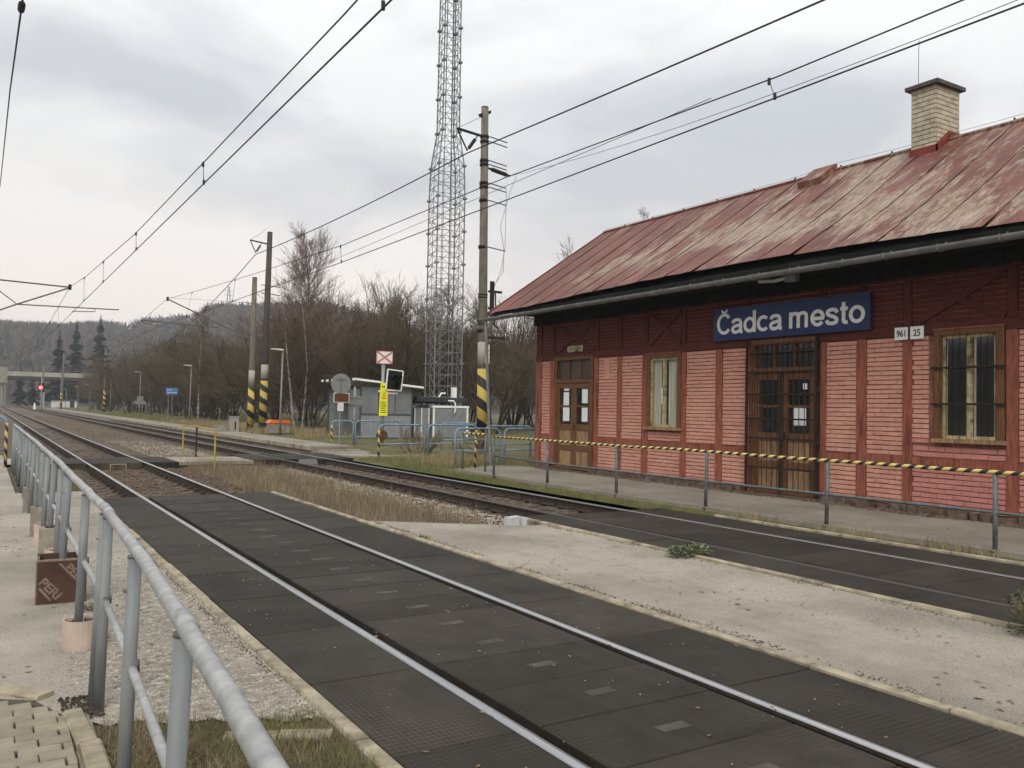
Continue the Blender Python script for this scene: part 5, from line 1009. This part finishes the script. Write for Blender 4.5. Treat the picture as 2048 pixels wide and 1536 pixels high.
for i in range(len(AN)-1):
    for j in range(n-1): mb.f.append((i*n+j, (i+1)*n+j, (i+1)*n+j+1, i*n+j+1)); mb.mi.append(1 if 6.8 < AN[i] < 11.6 and .78 <= TN[j] < 1.0 else 0)
struct('hill', mb, ['hill', 'field'])
def tufts(name, lab, cnt, amin, amax, tmin, tmax, hmin, hmax, m, seed, conif=False, skipfield=True):
    r_ = random.Random(seed); mb = MB()
    for _ in range(cnt):
        a = r_.uniform(amin, amax); t = tmin+(tmax-tmin)*math.sqrt(r_.random())
        if skipfield and 6.5 < a < 11.8 and .75 < t < .985: continue
        p = hz(a, t); H = r_.uniform(hmin, hmax)
        if conif:
            rr = H*.2; k = 5
            for lv in range(3):
                z0 = H*(.1+.27*lv); z1 = z0+H*.45; r1 = rr*(1-.28*lv); vs = [p+Vector((r1*math.cos(2*PI*i/k+lv), r1*math.sin(2*PI*i/k+lv), z0)) for i in range(k)]+[p+Vector((0, 0, min(z1, H)))]
                mb.add(vs, [(i, (i+1) % k, k) for i in range(k)])
        else:
            for s in range(7):
                d = Vector((r_.gauss(0, .5), r_.gauss(0, .5), 1)); b = p+Vector((r_.uniform(-1, 1), r_.uniform(-1, 1), 0)); e = b+d*H*r_.uniform(.6, 1); c = b.lerp(e, .55); w_ = H*.075; q = Vector((r_.uniform(-1, 1), r_.uniform(-1, 1), 0)).normalized()*w_
                u = Vector((-q.y, q.x, 0)); mb.add([b, c+q, c-q*.5+u*.87, c-q*.5-u*.87, e], [(0, 1, 2), (0, 2, 3), (0, 3, 1), (4, 2, 1), (4, 3, 2), (4, 1, 3)])
    tag(mb.build(name, m), lab, None, None, 'stuff')
tufts('hill_wood', 'bare deciduous wood covering the far hillside', 11000, -6, 42, .05, 1.02, 4, 10, 'twig', 3)
tufts('hill_conifers', 'scattered dark conifers on the far hillside', 160, 11, 24, .6, 1.04, 6, 11, 'spruce', 4, True); tufts('hill_conifers', 'thin line of conifers along the left hill', 70, -6, 11, .1, .7, 8, 14, 'spruce', 8, True)
t = thing('power_pylon', 'tiny lattice pylon on the far ridge above the wood', 'pylon', tuple(hz(13.2, .98))); mb = MB()
for s, u in ((-1, -1), (1, -1), (1, 1), (-1, 1)): mb.bar((s*2.2, u*2.2, 0), (s*.3, u*.3, 24), .35, .35)
for z in (16, 20): mb.bar((-4, 0, z), (4, 0, z), .3, .3)
mb.build('frame', 'mast', t)
rb = random.Random(77)
for i, (a, tt, lab) in enumerate(((.4, .35, 'tiny white house low on the left hillside'), (9.6, .3, 'tiny white house on the hillside above the bridge'), (10.3, .32, 'second tiny white house on the hillside above the bridge'), (4.2, .12, 'pale house just above the bridge deck'))):
    p = hz(a, tt); t = thing('far_house', lab, 'house', (p.x, p.y, p.z+3), .4); B('wall', 'house', t, -2.6, 2.6, -2, 2, -3, 2.6); MB().prism([(-3, 2.6), (3, 2.6), (0, 4.8)], 'Y', -2.4, 2.4).build('roof', 'houseroof', t)

# ------------------------------------------------------------------ grass, weeds, stones
def blades(name, lab, pts, m, hmin, hmax, wd, lean=.35, seed=1, n=1, parent=None):
    r_ = random.Random(seed); mb = MB()
    for (x, y, z, s) in pts:
        for _ in range(n):
            h = r_.uniform(hmin, hmax)*s; a = r_.uniform(0, 6.3); bx, by = x+r_.gauss(0, .02)*n, y+r_.gauss(0, .02)*n; l_ = r_.gauss(0, lean)*h; b = r_.uniform(0, 6.3); w_ = wd*r_.uniform(.6, 1.3)
            dx, dy = math.cos(a)*w_, math.sin(a)*w_; ex, ey = math.cos(b)*l_, math.sin(b)*l_
            mb.add([(bx-dx, by-dy, z), (bx+dx, by+dy, z), (bx+ex*.35+dx*.7, by+ey*.35+dy*.7, z+h*.6), (bx+ex*.35-dx*.7, by+ey*.35-dy*.7, z+h*.6), (bx+ex, by+ey, z+h)], [(0, 1, 2, 3), (3, 2, 4)])
    return tag(mb.build(name, m), lab, None, None, 'stuff')
rp = random.Random(99)
def scatter(n, x0, x1, y0, y1, z, f=None):
    o = []
    while len(o) < n:
        x, y = rp.uniform(x0, x1), rp.uniform(y0, y1)
        if f and rp.random() > f(x, y): continue
        o.append((x, y, z(x, y) if callable(z) else z, rp.uniform(.6, 1.2)))
    return o
noi = lambda x, y: .5+.25*math.sin(x*2.1+y*.9)+.25*math.sin(y*1.7-x*1.3+2)
blades('dry_weeds', 'tall dead brown weeds between the two tracks', scatter(5200, 4.95, 7.3, 11.9, 26.5, -.18, lambda x, y: (.25+noi(x, y))*(1-sm(6.6, 7.3, x)*sm(24, 15, y) if y < 20 else .8)), 'stalk', .12, .42, .0045, .25, 3)
blades('dry_weeds', 'pale dry grass stems between the tracks near the asphalt island', scatter(2600, 4.95, 6.9, 12.1, 24, -.18, lambda x, y: noi(x*1.5, y)), 'straw', .12, .36, .004, .3, 4)
blades('dry_weeds', 'low brown weeds between the tracks beyond the foot crossing', scatter(3500, 4.8, 7.3, 30, 110, -.18, lambda x, y: noi(x, y*.3)), 'stalk', .06, .2, .012, .4, 5)
vz = lambda x, y: verge_z(x, y)
blades('verge_grass', 'green and yellow grass on the verge along the walk', scatter(9000, 10.5, 10.98, 8, 24, -.08, lambda x, y: .3+.7*noi(x, y*.6)), 'grass', .04, .12, .0045, .5, 6)
blades('verge_grass', 'green grass between the farther track and the hoop barriers', scatter(9500, 10.6, 15, 21.8, 27, -.03), 'grass', .04, .13, .006, .5, 7)
blades('verge_grass', 'straw coloured tall grass by the striped mast', scatter(3600, 11.6, 15.4, 22.6, 26.9, -.02, lambda x, y: noi(x, y)**2), 'straw', .12, .34, .006, .4, 8)
blades('verge_grass', 'grass in front of the shelter', scatter(5000, 11, 18, 31.5, 40, .02, lambda x, y: noi(x, y)), 'grass', .05, .16, .009, .5, 9)
blades('verge_grass', 'yellowed tall grass along the back of the platform', scatter(7000, 12.3, 17.5, 40, 75, .12, lambda x, y: 0 if y < 46.9 and abs(x-.295*y) < .9 else .2+noi(x, y*.5)), 'straw', .15, .45, .012, .4, 10)
blades('verge_grass', 'green grass behind the platform edge', scatter(8000, 12.3, 17, 38, 130, .10, lambda x, y: 0 if 42 < y < 46.9 and abs(x-.295*y) < .8 else 1), 'grass', .08, .22, .016, .5, 11)
blades('verge_grass', 'weeds at the foot of the walk by the farther deck', scatter(1500, 10.5, 10.95, 2, 10.5, -.02, lambda x, y: noi(x*2, y*2)**3), 'straw', .05, .2, .004, .5, 12)
blades('foreground_grass', 'rough green grass under the nearest railing', scatter(12000, .56, 1.66, 2.2, 5.2, -.015, lambda x, y: (1 if y < 5.1-.45*(x-.55)+.12*math.sin(x*9) else 0)*(.35+.65*noi(x*3, y*3))), 'grass', .025, .085, .0019, .8, 13)
blades('foreground_grass', 'dead brown grass mixed under the nearest railing', scatter(11000, .56, 1.64, 2.2, 5.15, -.015, lambda x, y: (1 if y < 5.1-.45*(x-.55) else 0)*(1-.7*noi(x*3, y*3))), 'stalk', .02, .11, .0017, .8, 14)
blades('soil_weeds', 'green weeds on the strip beyond the gravel beside the nearer track', scatter(3500, .65, 1.8, 18.5, 26.5, -.1, lambda x, y: noi(x*2, y)), 'grass', .03, .11, .006, .6, 15)
blades('kerb_weeds', 'small dry weeds growing along the kerbs', [(1.66+rp.gauss(0, .015), rp.uniform(4.8, 14), 0, 1) for _ in range(420)]+[(4.985+rp.gauss(0, .02), rp.choice((5.0, 5.3, 7.6, 9.4, 9.5, 3.2))+rp.gauss(0, .14), 0, 1) for _ in range(260)], 'stalk', .015, .06, .0018, .7, 16)
def stones(name, lab, pts, m, s0, s1, seed):
    r_ = random.Random(seed); mb = MB()
    for (x, y, z, k) in pts:
        s = r_.uniform(s0, s1); vs = [(s*r_.uniform(.6, 1.2), 0, 0), (-s*r_.uniform(.6, 1.2), 0, 0), (0, s*r_.uniform(.6, 1.2), 0), (0, -s*r_.uniform(.6, 1.2), 0), (0, 0, s*r_.uniform(.4, .9)), (0, 0, -s*.6)]
        a = r_.uniform(0, 6.3); c, q = math.cos(a), math.sin(a); vs = [(x+v[0]*c-v[1]*q+v[2]*r_.uniform(-.4, .4), y+v[0]*q+v[1]*c, z+v[2]) for v in vs]
        mb.add(vs, [(0, 2, 4), (2, 1, 4), (1, 3, 4), (3, 0, 4), (2, 0, 5), (1, 2, 5), (3, 1, 5), (0, 3, 5)])
    return tag(mb.build(name, m), lab, None, None, 'stuff')
stones('ballast_stones', 'pale broken ballast stones beside the farther track', scatter(2600, 6.5, 7.75, 11.8, 25, -.16, lambda x, y: sm(6.5, 7.1, x)), 'stone', .02, .05, 1)
stones('ballast_stones', 'brown ballast stones in and around the nearer track', scatter(7000, 1.3, 5.3, 17.0, 34, -.185), 'stone_b', .02, .045, 2)
stones('ballast_stones', 'brown ballast stones in and around the farther track', scatter(5000, 7.3, 10.4, 11.8, 30, -.185), 'stone_b', .02, .045, 3)
stones('ballast_stones', 'pale gravel patch between the tracks behind the yellow barrier', scatter(2200, 5.0, 7.2, 29.5, 45, -.15, lambda x, y: .6 if y < 40 else .3), 'stone', .02, .05, 4)
stones('gravel', 'fine pale gravel scattered beside the railing and kerb', scatter(15000, .2, 1.66, 4.4, 12, .002, lambda x, y: sm(.2, 1.0, x-.08*(y-5)*(y > 5))*(1-sm(5.2, 12, y))*(.3+.7*noi(x*2, y*2)) if y > 5.15-.5*(x-.55) else 0), 'gravel', .003, .012, 5)
stones('grit', 'tiny stones and crumbs on the rubber decks and asphalt', scatter(170, 1.8, 4.8, 2, 12, .003, lambda x, y: noi(x*2, y*3)**3)+scatter(700, 5.0, 7.2, 2, 11.5, .003, lambda x, y: noi(x*3, y*2)**2), 'gravel', .003, .008, 6)
stones('kerb_dirt', 'dark crumbs of dirt gathered along the kerb edges', [(5.0+abs(rp.gauss(0, .05)), y, .004, 1) for y in [rp.uniform(2, 12) for _ in range(2600)] if rp.random() < noi(y*2.3, y*1.1)**2]+[(7.19-abs(rp.gauss(0, .03)), y, .004, 1) for y in [rp.uniform(3, 11) for _ in range(1400)] if rp.random() < noi(y*1.7, y)**2]+[(1.64-abs(rp.gauss(0, .03)), y, .004, 1) for y in [rp.uniform(4.6, 14) for _ in range(1800)] if rp.random() < noi(y*1.3, y*2)], 'stone_b', .003, .011, 16)
stones('rubble', 'dark crumbled rubble along the foot of the station wall', scatter(1300, 13.45, 13.75, 5.5, 21, .05, lambda x, y: sm(13.35, 13.75, x)*noi(x, y*2)), 'stonebase', .015, .05, 7)
stones('leaf_litter', 'dark twigs and dead leaves gathered at the paving corner', scatter(260, .42, .62, 5.2, 5.6, .012), 'bark', .005, .018, 8)
def litter(name, lab, pts, m, seed):
    r_ = random.Random(seed); mb = MB()
    for (x, y, z, k) in pts:
        L = r_.uniform(.012, .03); a = r_.uniform(0, 6.3); c, q = math.cos(a)*L, math.sin(a)*L; h_ = r_.uniform(.002, .010)
        mb.add([(x-c, y-q, z), (x-q*.5, y+c*.5, z+h_), (x+c, y+q, z+.003), (x+q*.5, y-c*.5, z+h_*.6)], [(0, 1, 2, 3)])
    return tag(mb.build(name, m), lab, None, None, 'stuff')
litter('leaf_litter', 'fallen brown leaves scattered over asphalt, decks and walk', scatter(170, 5.0, 7.2, 2, 11.5, .004, lambda x, y: noi(x*2, y*1.5)**2)+scatter(60, 1.8, 4.8, 2.5, 14, .004)+scatter(120, .1, 1.6, 5, 16, .004, lambda x, y: noi(x*4, y)**2)+scatter(260, 11, 13.7, 4, 20, .05, lambda x, y: noi(x, y*2)**3)+scatter(120, 10.45, 10.95, 3, 11, .0), 'stalk', 61)
# leafy weed on the kerb, small bush at the right edge
def leafy(name, lab, loc, rx, ry, h, cnt, size, m, seed, cat):
    r_ = random.Random(seed); t = thing(name, lab, cat, loc); mb = MB(); st_ = MB()
    for _ in range(cnt):
        a = r_.uniform(0, 6.3); q = math.sqrt(r_.random()); p = Vector((q*rx*math.cos(a), q*ry*math.sin(a), h*r_.random()*(1-.5*q)+.01)); L = size*r_.uniform(.6, 1.3); b = r_.uniform(0, 6.3); tl = r_.uniform(-.5, .9)
        d = Vector((math.cos(b)*math.cos(tl), math.sin(b)*math.cos(tl), math.sin(tl)))*L; s = Vector((-math.sin(b), math.cos(b), 0))*L*.28; up_ = Vector((0, 0, L*.12))
        mb.add([p, p+d*.5+s+up_, p+d, p+d*.5-s+up_, p+d*.5], [(0, 1, 4), (1, 2, 4), (2, 3, 4), (3, 0, 4)])
        if r_.random() < .25: st_.tube([(0, 0, 0), tuple(p*.5+Vector((0, 0, .02))), tuple(p)], .003, 3, False)
    mb.build('leaves', m, t); st_.build('stems', 'stalk', t)
leafy('leafy_weed', 'clump of wilted green leaves lying on the kerb before the farther deck', (7.27, 7.68, .01), .30, .17, .13, 420, .06, 'leaf', 1, 'plant')
leafy('small_bush', 'small leafy bush at the right edge of the farther deck', (7.16, 3.62, .0), .17, .22, .5, 520, .04, 'leaf_d', 2, 'bush')
leafy('kerb_plant', 'tiny green plant in the kerb joint beside the nearer deck', (4.97, 10.2, .0), .06, .14, .05, 60, .03, 'leaf_d', 3, 'plant')
leafy('kerb_plant', 'tiny weed on the gravel beyond the nearest posts', (.78, 7.9, .0), .09, .09, .05, 90, .025, 'leaf_d', 4, 'plant')
# ------------------------------------------------------------------ haze over the valley
hzb = MB().box(-4005, 4005, -3005, 5005, -6, 112); ho = bpy.data.objects.new('haze', None)
hm = bpy.data.materials.new('valley_haze'); hm.use_nodes = True; ht = hm.node_tree; ht.nodes.clear(); o_ = ht.nodes.new('ShaderNodeOutputMaterial'); v_ = ht.nodes.new('ShaderNodeVolumePrincipled'); ht.links.new(v_.outputs[0], o_.inputs['Volume'])
v_.inputs['Color'].default_value = (.80, .86, .95, 1); v_.inputs['Density'].default_value = .00040; v_.inputs['Anisotropy'].default_value = 0
bpy.data.objects.remove(ho); hme = hzb.mesh('haze', [hm]); hob = link('haze', hme); tag(hob, kind='stuff')
